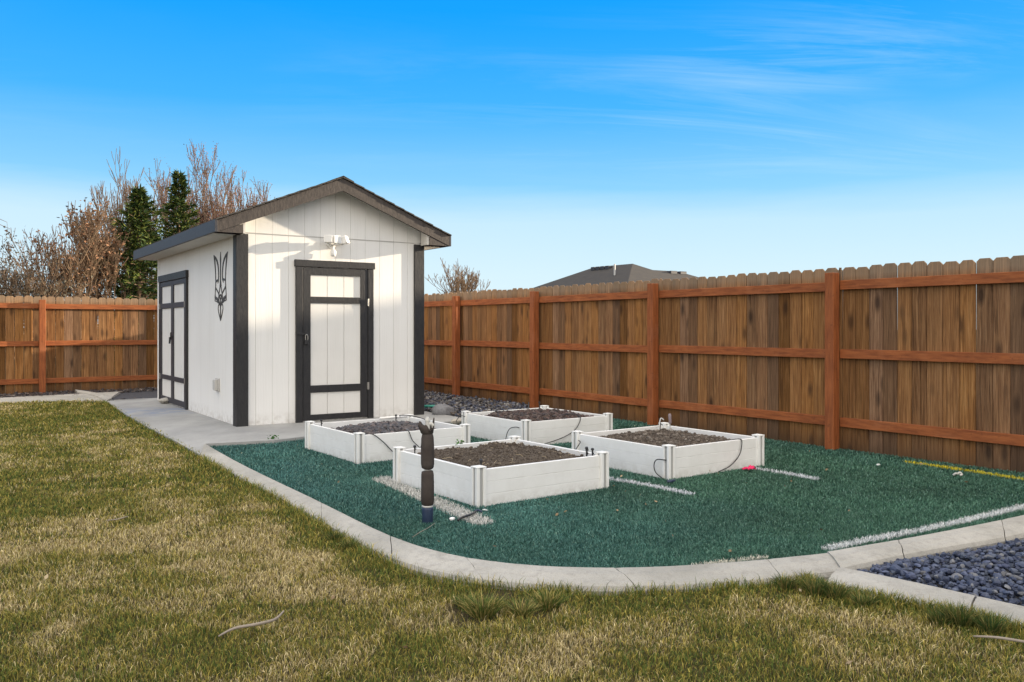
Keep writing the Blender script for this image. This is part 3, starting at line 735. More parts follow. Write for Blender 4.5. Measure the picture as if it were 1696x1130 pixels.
strip([(200,545),(208,600),(218,660),(222,700),(216,745),(206,785),(197,815)], .024)
strip([(197,130),(199,220),(199,320),(199,430),(199,540)], [.003,.034,.022,.020,.026])
strip([(199,460),(203,540),(206,560)], [.02,.02,.02])
strip([(268,680),(258,700),(240,716),(226,742),(212,775),(203,800)], [.03,.05,.06,.05,.035,.02])
strip([(268,660),(268,740)], .022)
strip([(268,738),(245,745),(226,765)], [.012,.02,.02])
strip([(213,775),(225,800),(228,840),(220,890),(208,940),(197,990)], [.02,.022,.022,.02,.024,.006])
strip([(198,700),(199,800),(199,880),(198,990)], [.012,.026,.018,.012])
strip([(199,660),(206,690),(200,725)], .014)
mb.build('trident_emblem', M_emblem, shed)

# ------------------------------------------------------------------ fences
def fence(origin, D, posts, length, label, cat, zoff=0., seed=1, stop_px=None):
    rz = math.atan2(D[1], D[0]); root = empty('wooden_fence', (origin[0], origin[1], zoff), rz); tag(root, label, cat)
    rr = random.Random(seed)
    posts = sorted(posts)
    for p in posts:
        hgt = 1.765+rr.uniform(-.01, .012)
        MB().box(p-.05, p+.05, .0405, .142, -.15, hgt).build('post', M_post, root, bevel=.004)
    edges = [0]+posts+[length]
    for a, b in zip(edges[:-1], edges[1:]):
        if b-a < .12: continue
        for z in (1.640, .960, .283):
            dz = rr.uniform(-.008, .008)
            x0, x1 = (a+.052 if a else a), (b-.052 if b < length else b)
            m = MB(); s = rr.uniform(-.006, .006)
            m.add([(x0,.001,z+dz-.046),(x1,.001,z+dz+s-.046),(x1,.040,z+dz+s-.046),(x0,.040,z+dz-.046),(x0,.001,z+dz+.046),(x1,.001,z+dz+s+.046),(x1,.040,z+dz+s+.046),(x0,.040,z+dz+.046)], [(0,3,2,1),(4,5,6,7),(0,1,5,4),(1,2,6,5),(2,3,7,6),(3,0,4,7)])
            m.build('rail', M_rail, root, bevel=.003)
        m = MB(); x = a
        while x < b-.02:
            w = .138+rr.uniform(-.003, .003); x1 = min(x+w, b)
            if b-x1 < .05: x1 = b-.002
            h = 1.825+rr.uniform(-.012, .012); y = -.002-rr.uniform(0, .003); dg = .028+rr.uniform(-.004, .004); t = rr.uniform(-.003, .003)
            poly = [(x, -.02), (x1, -.02), (x1+t, h-dg), (x1-dg+t, h), (x+dg+t, h), (x+t, h-dg)]
            m.prism(poly, 'y', y-.016-rr.uniform(0,.002), y)
            x = x1+rr.choice([.004,.005,.005,.006,.0065])
        m.build('picket_panel', M_picket, root, bevel=.003)
    return root
def t_at(px):
    r = (px-848)/F; return (FP[0]-r*FP[1])/(r*FD[1]-FD[0])
T0 = -9.6
pt = [t_at(1387), t_at(1090), t_at(893), t_at(763)]
pt = [t_at(1387)-7.4, t_at(1387)-4.95, t_at(1387)-2.48]+pt+[pt[-1]+2.35, CORN_T-.1]
fence(fl(T0), FD, [p-T0 for p in pt], CORN_T-T0, 'long brown picket fence with red posts and rails on the right of the raised beds', 'fence', 0., 3)
ptb = G(69, 652)
# back fence posts: photo x 69 and x 258+ hidden behind the shed
def tb_at(px):
    r = (px-848)/F; return (corner[0]-r*corner[1])/(r*BD[1]-BD[0])
t69 = tb_at(69)
fence(corner, BD, [t69-5.0+.05, t69-2.5, t69, t69+2.44, t69+4.88, t69+7.3], t69+7.6, 'brown picket fence at the back of the lawn left of the shed', 'fence', -.03, 9)

# ------------------------------------------------------------------ raised beds
bed_labels = ['white raised bed nearest the camera, full of dry brown soil behind the wrapped pipe',
              'white vinyl raised garden bed in front of the shed door, heaped with dark lava rock',
              'white vinyl raised garden bed farthest back, next to the gravel, with reddish rock inside',
              'white vinyl raised garden bed on the right with a trowel stuck in its soil']
BH = .262
def make_bed(bx_, by_, ang, S, i):
    root = empty('raised_bed', (bx_, by_, 0), math.radians(ang)); tag(root, bed_labels[i], 'raised bed', 'four white raised garden beds on the turf')
    pw = .078
    for k in range(4):
        m = MB()
        # three stacked boards with a small step between them, slightly bowed
        for j in range(3):
            z0 = .006+j*.086; z1 = z0+.0850
            a, b = pw-.006, S-pw+.006
            if k == 0: m.box(a, b, .022, .052, z0, z1)
            elif k == 1: m.box(S-.052, S-.022, a, b, z0, z1)
            elif k == 2: m.box(a, b, S-.052, S-.022, z0, z1)
            else: m.box(.022, .052, a, b, z0, z1)
        if k in (0, 2):
            yb = (.026, .048) if k == 0 else (S-.048, S-.026); m.box(pw, S-pw, yb[0], yb[1], .006, .262)
        else:
            xb = (.026, .048) if k == 3 else (S-.048, S-.026); m.box(xb[0], xb[1], pw, S-pw, .006, .262)
        m.build('side_board', M_vinyl, root, bevel=.0018)
    for (cx, cy) in ((0,0),(S-pw,0),(S-pw,S-pw),(0,S-pw)):
        m = MB(); c = cx+pw/2; d = cy+pw/2; h = pw/2
        # hollow section: four ribs and recessed channel faces
        for sx in (-1, 1):
            for sy in (-1, 1): m.box(c+sx*h-(.026 if sx > 0 else 0), c+sx*h+(.026 if sx < 0 else 0), d+sy*h-(.026 if sy > 0 else 0), d+sy*h+(.026 if sy < 0 else 0), .004, .278)
        p = m.build('corner_post', M_vinyl, root, bevel=.003)
        MB().box(c-h+.009, c+h-.009, d-h+.009, d+h-.009, .005, .272).build('channel', M_vinylgap, p)
        m = MB(); m.box(c-h-.001, c+h+.001, d-h-.001, d+h+.001, .2785, .286); m.box(c-h+.012, c+h-.012, d-h+.012, d+h-.012, .286, .289); m.build('cap', M_vinyl, p, bevel=.002)
    return root
bed_roots = [make_bed(*b, i) for i, b in enumerate(beds)]
def bedpt(i, x, y, z=0):
    bx_, by_, a, s = beds[i]; a = math.radians(a); return (bx_+math.cos(a)*x-math.sin(a)*y, by_+math.sin(a)*x+math.cos(a)*y, z)
def soil(i, hfun, cols, clods, label, mat_=M_soil, N=110, clod_cols=None, flat=(.5,1.)):
    S = beds[i][3]; g = np.linspace(.053, S-.053, N); X, Yg = np.meshgrid(g, g); Z = hfun(X, Yg)
    pal = np.array(cols); tn = fbm(X*9, Yg*9, i*7+1, 4)[...,None]; C = pal[0]*(1-tn)+pal[1]*tn
    V = np.c_[X.ravel(), Yg.ravel(), Z.ravel()]; C = C.reshape(-1,3)
    idx = np.arange(N*N).reshape(N, N); Fq = np.stack([idx[:-1,:-1], idx[:-1,1:], idx[1:,1:], idx[1:,:-1]], -1).reshape(-1,4)
    Vs=[V];Cs=[C];Ft=[];o=len(V)
    for (n, s0, s1, pal2) in clods:
        x = rng.uniform(.07, S-.07, n); y = rng.uniform(.07, S-.07, n); z = hfun(x, y)
        sz = s0+(s1-s0)*rng.random(n)**2
        v, f, c = stones(np.c_[x, y, z+sz*.25], sz, pick(pal2, n), base=ICO1 if s1 < .018 else ICO2, flat=flat, jit=.2)
        Vs.append(v); Cs.append(c); Ft.append(f+o); o += len(v)
    ob = mesh_np('soil' if mat_ is M_soil else 'lava_rock', np.concatenate(Vs), [Fq, np.concatenate(Ft)], mat_, colv=np.concatenate(Cs))
    ob.location = (beds[i][0], beds[i][1], 0); ob.rotation_euler = (0, 0, math.radians(beds[i][2]))
    return tag(ob, label, 'soil' if mat_ is M_soil else 'rock', kind='stuff')
def lump(X, Y, s, a): return a*(fbm(X*7, Y*7, s, 5)-.5)+a*.55*(fbm(X*26, Y*26, s+3, 3)-.5)
def edge(X, Y, S=1.2): 
    e = np.minimum(np.minimum(X, S-X), np.minimum(Y, S-Y)); return np.clip((e-.05)/.22, 0, 1)
brown = [(.070,.057,.047),(.17,.145,.122)]
soil(0, lambda X, Y: .215+.055*edge(X,Y)+lump(X, Y, 2, .055), brown, [(7500,.0025,.0075,[(.105,.086,.070),(.18,.152,.128),(.07,.056,.046)]),(260,.008,.020,[(.13,.105,.085),(.18,.15,.12)])], 'dry brown crumbly soil in the nearest raised bed')
lava = [(.075,.070,.075),(.10,.085,.085),(.055,.055,.065),(.14,.115,.11),(.09,.09,.10)]
soil(1, lambda X, Y: .16+.10*edge(X,Y)*np.clip(1.15-np.hypot(X-.62, Y-.60)*1.2, .2, 1)+lump(X, Y, 8, .03), [(.05,.04,.035),(.09,.075,.065)], [(2600,.008,.014,lava),(1700,.014,.032,lava)], 'heap of dark lava rock in the raised bed by the shed door', M_stone)
soil(2, lambda X, Y: .195+.075*edge(X,Y)+lump(X, Y, 21, .04), [(.07,.05,.045),(.13,.10,.085)], [(2500,.006,.013,[(.11,.075,.070),(.16,.11,.10),(.08,.07,.07)]),(800,.012,.030,[(.14,.095,.09),(.10,.08,.08),(.07,.065,.07),(.17,.14,.13)])], 'reddish brown rock and soil in the farthest raised bed', M_soil)
soil(3, lambda X, Y: .20+.055*edge(X,Y)+lump(X, Y, 31, .04), [(.085,.068,.055),(.17,.14,.115)], [(6500,.003,.009,[(.13,.11,.095),(.22,.19,.16),(.08,.065,.055)]),(350,.010,.024,[(.15,.125,.105),(.24,.21,.18)])], 'crumbly grey brown soil in the raised bed on the right', M_soil)
# dry straw stalks lying on the nearest soil
m = MB()
for k in range(46):
    x, y = random.uniform(.12, 1.08), random.uniform(.12, 1.08); a = random.uniform(0, 6.28); L = random.uniform(.02, .055)
    z = .262+random.uniform(-.006, .008); p = bedpt(0, x, y, z); q = bedpt(0, x+math.cos(a)*L, y+math.sin(a)*L, z+random.uniform(-.004, .018))
    m.tube([p, ((p[0]+q[0])/2+.006, (p[1]+q[1])/2, (p[2]+q[2])/2+.006), q], .0013, 4)
tag(m.build('straw', mat('straw_stalk', lambda T, co, b: (.42,.34,.22), .8)), 'thin dry straw stalks scattered on the soil of the nearest raised bed', 'straw', kind='stuff')

# ------------------------------------------------------------------ drip hoses and stakes
def hose(pts, label, r=.0042, m=M_black, name='drip_hose', cat='hose', group='black drip hoses of the raised beds', k=7):
    return tag(MB().tube(smooth_path(pts, k), r, 8).build(name, m, smooth=True), label, cat, group)
B = bedpt
hose([B(1,.14,.10,.235), B(1,.15,.04,.266), B(1,.18,.012,.255), B(1,.26,.005,.19), B(1,.34,.005,.11), B(1,.42,-.01,.03)], 'black drip hose slanting down the front of the lava rock bed')
hose([B(1,.53,.10,.255), B(1,.53,.03,.268), B(1,.535,.008,.24), B(1,.56,.002,.18), B(1,.62,-.004,.12), B(1,.70,-.03,.05)], 'short black drip hose hanging behind the wrapped pipe')
hose([B(1,.98,1.02,.29), B(1,.96,.98,.305), B(1,1.0,.86,.312), B(1,1.06,.74,.295), B(1,1.09,.62,.27)], 'black hose arched over the right end of the lava rock bed')
hose([B(2,.012,.12,.20), B(2,-.006,.16,.205), B(2,-.012,.25,.18), B(2,-.014,.30,.12), B(2,-.02,.31,.06)], 'black drip hose curling on the left face of the farthest bed')
hose([B(2,.62,.30,.27), B(2,.72,.12,.30), B(2,.74,.03,.285), B(2,.735,.006,.24), B(2,.66,-.002,.15), B(2,.50,-.004,.08), B(2,.22,-.02,.03)], 'long black drip hose looping down the front of the farthest bed')
hose([B(2,.10,.50,.25), B(2,.15,.70,.28), B(2,.35,.88,.29), B(2,.60,.92,.27)], 'black drip hose lying across the soil of the farthest bed')
hose([B(2,.0,1.12,.23), B(2,-.03,1.16,.235), B(2,-.08,1.17,.19), B(2,-.12,1.12,.14)], 'short black hose at the left corner post of the farthest bed')
hose([B(3,-.0,.03,.17), B(3,-.01,.12,.165), B(3,-.014,.15,.12), B(3,-.015,.13,.06), B(3,-.02,.04,.02)], 'black drip hose curling at the near corner of the right bed')
hose([B(3,.86,.12,.25), B(3,.90,.03,.268), B(3,.90,.006,.24), B(3,.86,.0,.14), B(3,.74,-.003,.06), B(3,.58,-.01,.025)], 'black drip hose sagging across the front of the right bed')
hose([B(3,.0,1.10,.21), B(3,-.015,1.06,.20), B(3,-.018,1.10,.15), B(3,-.02,1.15,.09)], 'small black hose loop on the left face of the right bed')
hose([B(0,1.215,.10,.03), B(0,1.235,.14,.10), B(0,1.23,.20,.14), B(0,1.222,.26,.13)], 'black hose standing out beside the right corner of the nearest bed')
def stake(p, h, label, n=1):
    root = empty('drip_stake', p); tag(root, label, 'drip stake', 'black drip emitter stakes in the beds')
    m = MB(); m.tube([(0,0,-.03), (0,0,h*.6), (0,0,h)], [.004,.006,.007], 8); m.tube([(0,0,h*.55), (.012,0,h*.60)], .005, 8); m.build('stem', M_black, root)
    m = MB(); m.tube([(0,0,h), (0,0,h+.008), (0,0,h+.016)], [.012,.013,.008], 10); m.build('emitter_cap', M_black, root); return root
stake(B(1,.10,1.02,.24), .06, 'black drip stake at the left corner of the lava rock bed')
stake(B(0,.12,1.06,.255), .035, 'black drip stake by the left corner of the nearest bed')
stake(B(0,.15,1.00,.255), .035, 'stubby black drip stake right beside the one in the left corner of the nearest bed')
stake(B(0,.10,.10,.22), .085, 'black drip stake by the near corner post of the nearest bed')
stake(B(0,1.06,.10,.235), .075, 'taller of the black drip stakes at the right corner of the nearest bed')
stake(B(0,1.09,.13,.235), .055, 'shorter black drip stake at the right corner of the nearest bed')
stake(B(0,1.12,.10,.235), .06, 'black drip stake touching the right corner post of the nearest bed')
stake(B(3,1.04,1.10,.23), .10, 'black drip stake at the back corner of the right bed')
stake(B(2,1.02,1.08,.24), .09, 'black drip stake at the back corner of the farthest bed')
stake(B(1,.92,1.0,.25), .05, 'black drip stake near the right back corner of the lava rock bed')
hose([B(1,.78,1.09,.275), B(1,1.10,1.09,.278)], 'short white plastic pipe on the back board of the lava rock bed', .013, M_whitepl, 'plastic_pipe', 'pipe', None, 2)
hose([B(3,.96,1.04,.24), B(3,1.0,1.07,.30), B(3,1.03,1.08,.345), B(3,1.05,1.06,.33)], 'grey hose end sticking up at the back corner of the right bed', .006, M_greypl)
hose([B(2,.80,1.02,.27), B(2,.86,1.08,.30), B(2,.90,1.13,.34)], 'black hose end sticking up behind the farthest bed', .008)
# trowel stuck in the right bed
tr = empty('trowel', B(3,.93,.86,.245), math.radians(20)); tr.rotation_euler = (math.radians(-12), math.radians(4), math.radians(20))
tag(tr, 'small garden trowel standing in the soil of the right bed', 'trowel')
m = MB(); m.tube([(0,0,.075),(0,0,.085),(0,0,.12),(0,0,.155),(0,0,.17)], [.010,.014,.013,.016,.010], 12); m.build('handle', mat('purple_grey_grip', lambda T, co, b: (.20,.16,.17), .6), tr, smooth=True)
m = MB(); m.tube([(0,0,.03),(0,.004,.055),(0,0,.08)], .005, 8)
bl = [(-.006,.035),(-.026,.02),(-.028,-.03),(-.016,-.07),(0,-.09),(.016,-.07),(.028,-.03),(.026,.02),(.006,.035)]
m.prism(bl, 'y', -.0015, .0015); m.build('blade', M_steel, tr)

# ------------------------------------------------------------------ wrapped standpipe
X, Y = G(708, 867, .01)
sp = empty('standpipe', (X, Y, 0)); tag(sp, 'upright water pipe wrapped in dark foam in front of the nearest raised bed', 'water pipe')
def lathe(prof, n=24, wob=0.):
    m = MB(); m.tube([(wob*math.sin(i*.7), wob*math.cos(i*.9), z) for i, (z, r) in enumerate(prof)], [r for z, r in prof], n); return m
lathe([(0,.030),(.02,.033),(.06,.034),(.10,.036),(.112,.034)], wob=.001).build('base_sleeve', M_bluepl, sp, smooth=True)
lathe([(.112,.033),(.116,.036),(.124,.034)]).build('wrap_band', M_greypl, sp, smooth=True)
lathe([(.122,.030),(.130,.037),(.15,.0405),(.25,.0405),(.315,.0395),(.333,.036),(.338,.026)], wob=.0008).build('foam_sleeve', M_foam, sp, smooth=True)
lathe([(.334,.020),(.352,.020)]).build('wrap_band', M_greypl, sp)
lathe([(.349,.027),(.356,.037),(.38,.0415),(.47,.042),(.545,.0385),(.563,.034),(.568,.027)], wob=.0008).build('foam_sleeve', M_foam, sp, smooth=True)
# torn open foam collar
m = MB(); n = 26; Vv = []; 
for j, (z, r) in enumerate(((.562,.026),(.575,.034),(.598,.038),(.62,.041))):
    for k in range(n):
        a = 2*math.pi*k/n; tear = (.022*math.sin(a*2+1)+.018*math.sin(a*3+.4)+.008*math.sin(a*7)) if j == 3 else (.3*.02*math.sin(a*2+1) if j == 2 else 0)
        rr_ = r*(1+.45*max(0, math.cos(a-3.5))**3*(j/3)); Vv.append((math.cos(a)*rr_, math.sin(a)*rr_, z+tear))
Fq = [(j*n+k, j*n+(k+1) % n, (j+1)*n+(k+1) % n, (j+1)*n+k) for j in range(3) for k in range(n)]
m.add(Vv, Fq); o = m.build('foam_collar', M_foam, sp, smooth=True); sm = o.modifiers.new('Solid', 'SOLIDIFY'); sm.thickness = .006; sm.offset = 0
m = MB(); m.tube([(0,0,.56),(0,0,.60)], .013, 12); m.tube([(0,0,.598),(0,0,.612)], .019, 6); m.tube([(0,0,.612),(0,0,.645)], .0155, 12); m.tube([(0,0,.645),(0,0,.652),(0,0,.672)], [.017,.017,.009], 12)
m.tube([(.0,0,.625),(.024,0,.630),(.034,0,.622),(.036,0,.605)], [.012,.012,.012,.010], 10); m.tube([(-.0,0,.60),(-.026,-.005,.602)], .009, 8); m.build('tap', M_pvc, sp, smooth=False)
# things lying on the turf and lawn
def gz(px, py, z=.03): p = G(px, py, z); return (p[0], p[1], z)
hose([gz(758,862), gz(764,858,.04), gz(772,855,.045), gz(783,851,.03), gz(790,846,.02)], 'black hose end lying on the white turf line near the wrapped pipe', .008, M_black, group=None)
rock(gz(749,862,.02), (.020,.016,.013), (.85,.85,.85), 'white crumpled scrap at the end of the black hose by the wrapped pipe', 'scrap', 'litter', 12)
rock(gz(803,846,.02), (.022,.012,.008), (.6,.62,.62), 'small pale scrap on the turf at the near corner of the nearest bed', 'scrap', 'litter', 13)
m = MB(); m.tube([gz(786,846,.03), gz(793,845,.035), gz(798,848,.025)], .007, 8); tag(m.build('hose_fitting', M_bluepl), 'dark blue hose fitting at the foot of the nearest bed corner', 'fitting')
m = MB(); m.tube([gz(1105,798,.03), gz(1112,797,.035), gz(1117,796,.03)], .012, 8); tag(m.build('hose_fitting', M_bluepl), 'dark blue hose fitting at the foot of the right bed corner', 'fitting')
def cloth(loc, sx, sy, label, m, name, seed, h=.02):
    N = 16; g = np.linspace(-1, 1, N); Xg, Yg = np.meshgrid(g, g); Z = h*(.4+fbm(Xg*2+5, Yg*2, seed, 3)*1.2)*(1-.5*np.maximum(abs(Xg), abs(Yg))**4)
    wx = Xg*sx*(1+.2*(fbm(Yg*1.5, Xg, seed+4)-.5)*2); wy = Yg*sy*(1+.2*(fbm(Xg*1.5, Yg, seed+8)-.5)*2)
    idx = np.arange(N*N).reshape(N,N); Fq = np.stack([idx[:-1,:-1], idx[:-1,1:], idx[1:,1:], idx[1:,:-1]], -1).reshape(-1,4)
    o = mesh_np(name, np.c_[wx.ravel(), wy.ravel(), Z.ravel()], [Fq], m, smooth=True); o.location = loc
    s = o.modifiers.new('Solid', 'SOLIDIFY'); s.thickness = .003; o.rotation_euler = (0, 0, .5); return o
X, Y = G(1241,779,.03); tag(cloth((X, Y, .025), .045, .035, '', M_pink, 'cloth', 3, .035), 'bright pink cloth scrap on the turf beside the right bed', 'cloth')
m = MB(); c = gz(1586,788,.03); m.tube(smooth_path([(c[0]-.035, c[1], .035), (c[0]-.02, c[1]-.01, .05), (c[0], c[1], .045), (c[0]+.02, c[1]+.005, .055), (c[0]+.032, c[1]-.006, .04), (c[0]+.012, c[1]-.01, .035)], 5), .008, 8)
tag(m.build('rope', M_pvc, smooth=True), 'pale twisted bit of rope on the turf by the yellow line', 'rope')
rock(gz(1455,771,.02), (.018,.012,.01), (.7,.72,.7), 'tiny white scrap on the turf near the foot of the long fence', 'scrap', 'litter', 15)
def stick(pts, r, label, m):
    P = smooth_path(pts, 5); n = len(P); return tag(MB().tube(P, [r*.75*(.5+.5*math.sin(math.pi*(i+.6)/(n+.6))) for i in range(n)], 7).build('stick', m, smooth=True), label, 'stick')
M_stick = mat('dry_stick', lambda T, co, b: T.mix(noise(T, co, 30), (.18,.15,.12), (.34,.29,.24)), .85)
stick([gz(362,1054,.045), gz(388,1041,.058), gz(425,1034,.062), gz(455,1026,.066), gz(470,1012,.08)], .008, 'long curved dry stick lying on the lawn at the lower left', M_stick)
stick([gz(1612,1054,.05), gz(1650,1056,.06), gz(1696,1063,.06), gz(1740,1070,.05)], .007, 'pale dry stick on the lawn at the right edge', M_stick)
stick([gz(388,828,.04), gz(410,822,.05), gz(424,815,.06)][:3] if False else [gz(175,862,.04), gz(195,860,.05), gz(212,855,.06)], .005, 'short twig on the lawn in the middle left', M_stick)
stick([gz(790,933,.05), gz(823,931,.05)], .006, 'straight pale strip lying on the turf against the kerb', M_stick)
stick([gz(683,890,.04), gz(695,882,.05), gz(708,875,.05), gz(721,866,.04)], .0025, 'thin pale wire on the turf at the foot of the wrapped pipe', M_stick)
m = MB(); c = G(714,679,.05); m.tube([(c[0]-.10, c[1], .10), (c[0]+.10, c[1]+.02, .10)], .02, 8); tag(m.build('sprinkler_tube', mat('teal_plastic', lambda T, co, b: (.06,.32,.25), .5), smooth=True), 'short teal plastic tube lying on the gravel by the shed corner', 'tube')
# weed at the slab edge
LITTER = True
def leaves(P, sz, name, m, parent=None, droop=.3):
    n = len(P); d = rng.normal(size=(n,3)); d[:,2] = d[:,2]*.6-droop; d /= np.linalg.norm(d, axis=1)[:,None]
    s = np.cross(d, rng.normal(size=(n,3))); s /= np.linalg.norm(s, axis=1)[:,None]
    sz = sz*rng.uniform(.6, 1.3, n)[:,None]
    V = np.stack([P, P+d*sz*.5+s*sz*.28, P+d*sz, P+d*sz*.5-s*sz*.28], 1).reshape(-1,3)
    return mesh_np(name, V, [np.arange(n*4).reshape(n,4)], m, parent)
P = []
while len(P) < 150:
    x_, y_ = random.uniform(-6, 5), random.uniform(2.8, 11)
    a1 = in_poly(np.array([x_]), np.array([y_]), turf_poly)[0]; a2 = in_poly(np.array([x_]), np.array([y_]), lawn_poly)[0]
    inb = any(0 < (x_-b[0])*math.cos(math.radians(b[2]))+(y_-b[1])*math.sin(math.radians(b[2])) < 1.2 and 0 < -(x_-b[0])*math.sin(math.radians(b[2]))+(y_-b[1])*math.cos(math.radians(b[2])) < 1.2 for b in beds)
    if (a1 or a2) and not inb and abs(x_) < .66*y_: P.append((x_, y_, .034))
tag(leaves(np.array(P), .028, 'leaf_litter', mat('litter_leaf', lambda T, co, b: T.ramp(island(T), [(0, (.14,.09,.05)), (1, (.42,.34,.22))]), .8, .1), None, 0), 'small dry leaf scraps scattered thinly over the lawn and the turf', 'leaf litter', kind='stuff')
X, Y = G(452,727,.05); P = np.c_[X+rng.normal(0,.03,40), Y+rng.normal(0,.025,40), .05+rng.random(40)*.04]
tag(leaves(P, .028, 'weed', M_weed), 'small green weed at the edge of the concrete by the turf', 'weed')
X, Y, Z = bedpt(0, .55, 1.08, .28); P = np.c_[X+rng.normal(0,.015,24), Y+rng.normal(0,.015,24), Z+rng.random(24)*.02]
tag(leaves(P, .022, 'seedling', M_weed), 'small green seedling at the back of the nearest raised bed', 'seedling')

# ------------------------------------------------------------------ trees
def segs_mesh(name, segs, m, parent, n=4):
    S = np.array(segs, float); p0, p1, r0, r1 = S[:,0:3], S[:,3:6], S[:,6], S[:,7]
    t = p1-p0; t /= np.linalg.norm(t, axis=1)[:,None]+1e-9
    a = np.where(np.abs(t[:,2:3]) < .9, np.array([[0,0,1.]]), np.array([[1.,0,0]]))
    u = np.cross(t, a); u /= np.linalg.norm(u, axis=1)[:,None]; w = np.cross(t, u)
    V = np.zeros((len(S), 2*n, 3))
    for k in range(n):
        c, s = math.cos(2*math.pi*k/n), math.sin(2*math.pi*k/n); d = u*c+w*s
        V[:,k] = p0+d*r0[:,None]; V[:,n+k] = p1+d*r1[:,None]
    Fq = np.stack([np.stack([np.full(len(S), k), np.full(len(S), (k+1) % n), np.full(len(S), n+(k+1) % n), np.full(len(S), n+k)], 1) for k in range(n)], 1)+(np.arange(len(S))*2*n)[:,None,None]
    return mesh_np(name, V.reshape(-1,3), [Fq.reshape(-1,4)], m, parent, smooth=True)
def bare_tree(name, base, H, spread, trunk_r, label, cat, mbark, seed, levels=5, up=.6, stems=1, leafmat=None, leafsz=.05, leafn=0, leaf_h=(0,1), minr=.006, kids=(3,5), budmat=None, group=None, lean=0, trunk_f=.25):
    rd = random.Random(seed); root = empty(name, (base[0], base[1], 0)); tag(root, label, cat, group)
    trunk, branch, tips = [], [], []
    def grow(p, d, L, r, lv):
        nseg = 4 if lv < 3 else 3; pts = [p]; q = p
        for i in range(nseg):
            d = (d+Vector((rd.gauss(0,.13), rd.gauss(0,.13), rd.gauss(0,.07)+up*.16))).normalized()
            q2 = q+d*L/nseg; f0 = 1-.45*i/nseg; f1 = 1-.45*(i+1)/nseg
            (trunk if lv == 0 else branch).append((*q, *q2, max(r*f0, minr), max(r*f1, minr))); q = q2; pts.append(q)
            if lv >= levels-1: tips.append((q, d))
        if lv < levels:
            k = rd.randint(*kids)
            for j in range(k):
                i = rd.randint(1, nseg); t = pts[i]
                ax = Vector((rd.gauss(0,1), rd.gauss(0,1), rd.gauss(0,.3))).normalized()
                nd = (d*rd.uniform(.5,1.)+ax*spread*rd.uniform(.45,1.)+Vector((0,0,up*.5))).normalized()
                grow(t, nd, L*rd.uniform(.55,.8), r*rd.uniform(.42,.6), lv+1)
            grow(q, d, L*rd.uniform(.6,.78), r*.55, lv+1)
    for s in range(stems):
        a = 6.28*s/max(stems,1)+rd.random(); o = .0 if stems == 1 else .02
        dd = Vector((math.cos(a)*(.0 if stems == 1 else .35)+lean, math.sin(a)*(.0 if stems == 1 else .35), 1)).normalized()
        grow(Vector((math.cos(a)*o, math.sin(a)*o, -.05)), dd, H*trunk_f, trunk_r, 0)
    zm = max(t[0].z for t in tips); k = H/zm
    for L_ in (trunk, branch):
        for i, s in enumerate(L_): L_[i] = tuple(v*k for v in s[:6])+s[6:]
    segs_mesh('trunk', trunk, mbark, root, 8)
    cr = segs_mesh('crown', branch, mbark, root, 3)
    T = np.array([tuple(t[0]*k) for t in tips])
    if leafn:
        idx = rng.integers(0, len(T), leafn); P = T[idx]+rng.normal(0, .07, (leafn,3))
        hz = P[:,2]/H; pr = np.clip((hz-leaf_h[0])/(leaf_h[1]-leaf_h[0]+1e-6), .15, 1); P = P[rng.random(leafn) < pr]
        leaves(P, leafsz, 'foliage', leafmat, root)
    if budmat:
        idx = rng.integers(0, len(T), len(T)*2); P = T[idx]+rng.normal(0, .05, (len(idx),3)); leaves(P, .05, 'buds', budmat, root, -.6)
    return root
def conifer(base, H, R_, label, seed, nb=230):
    rd = np.random.default_rng(seed); root = empty('conifer', (base[0], base[1], 0)); tag(root, label, 'evergreen tree', 'evergreens behind the back fence')
    segs_mesh('trunk', [(0,0,-.05,0,0,H*.5,.10,.06),(0,0,H*.5,0,0,H,.06,.012)], M_bark, root, 8)
    P = []; D = []; S = []; br = []
    for i in range(nb):
        f = (i+rd.random())/nb; z = H*(.04+.95*f**.9); L = R_*(1-f)**1.0*rd.uniform(.38,1.3)+.05; a = i*2.4+rd.normal(0,.3)
        rise = -.15+.42*f; dirv = np.array([math.cos(a), math.sin(a), rise]); end = np.array([0,0,z])+dirv*L; br.append((0,0,z,*end,.016,.005))
        m = int(44*L/R_*1.4+14); t = rd.random(m)**.7
        c = np.array([0,0,z])+dirv*L*t[:,None]; c[:,2] -= .10*L*np.sin(t*3)
        side = np.array([-math.sin(a), math.cos(a), 0]); w = (1-t)*.20*L+.05
        c = c+side*(rd.uniform(-1,1,m)*w)[:,None]; c[:,2] += rd.normal(0,.035,m)
        P.append(c); dd = dirv*.8+side*rd.uniform(-1,1,(m,1))+rd.normal(0,.25,(m,3)); D.append(dd)
    P = np.concatenate(P); D = np.concatenate(D); D /= np.linalg.norm(D, axis=1)[:,None]; n = len(P)
    # each spray: three narrow needles-covered twigs
    Vs = []; 
    for k in range(3):
        d = D+rd.normal(0,.35,(n,3)); d /= np.linalg.norm(d, axis=1)[:,None]; s = np.cross(d, rd.normal(size=(n,3))); s /= np.linalg.norm(s, axis=1)[:,None]
        L = rd.uniform(.08,.22,n)[:,None]; Vs.append(np.stack([P, P+d*L*.4+s*L*.11, P+d*L, P+d*L*.4-s*L*.11], 1))
    V = np.concatenate(Vs).reshape(-1,3)
    segs_mesh('branches', br, M_bark, root, 4)
    mesh_np('crown', V, [np.arange(len(V)).reshape(-1,4)], M_needle, root)
def tp(px, Y): return (GY(px, Y), Y)
conifer(tp(230,23.5), 1.23+(542-312)*23.5/F, 2.35, 'dark conical evergreen left of the shed roof, the lower and nearer of the two', 1, 190)
conifer(tp(296,26), 1.23+(542-285)*26/F, 1.75, 'yellow green evergreen rising right behind the shed roof', 2, 165)
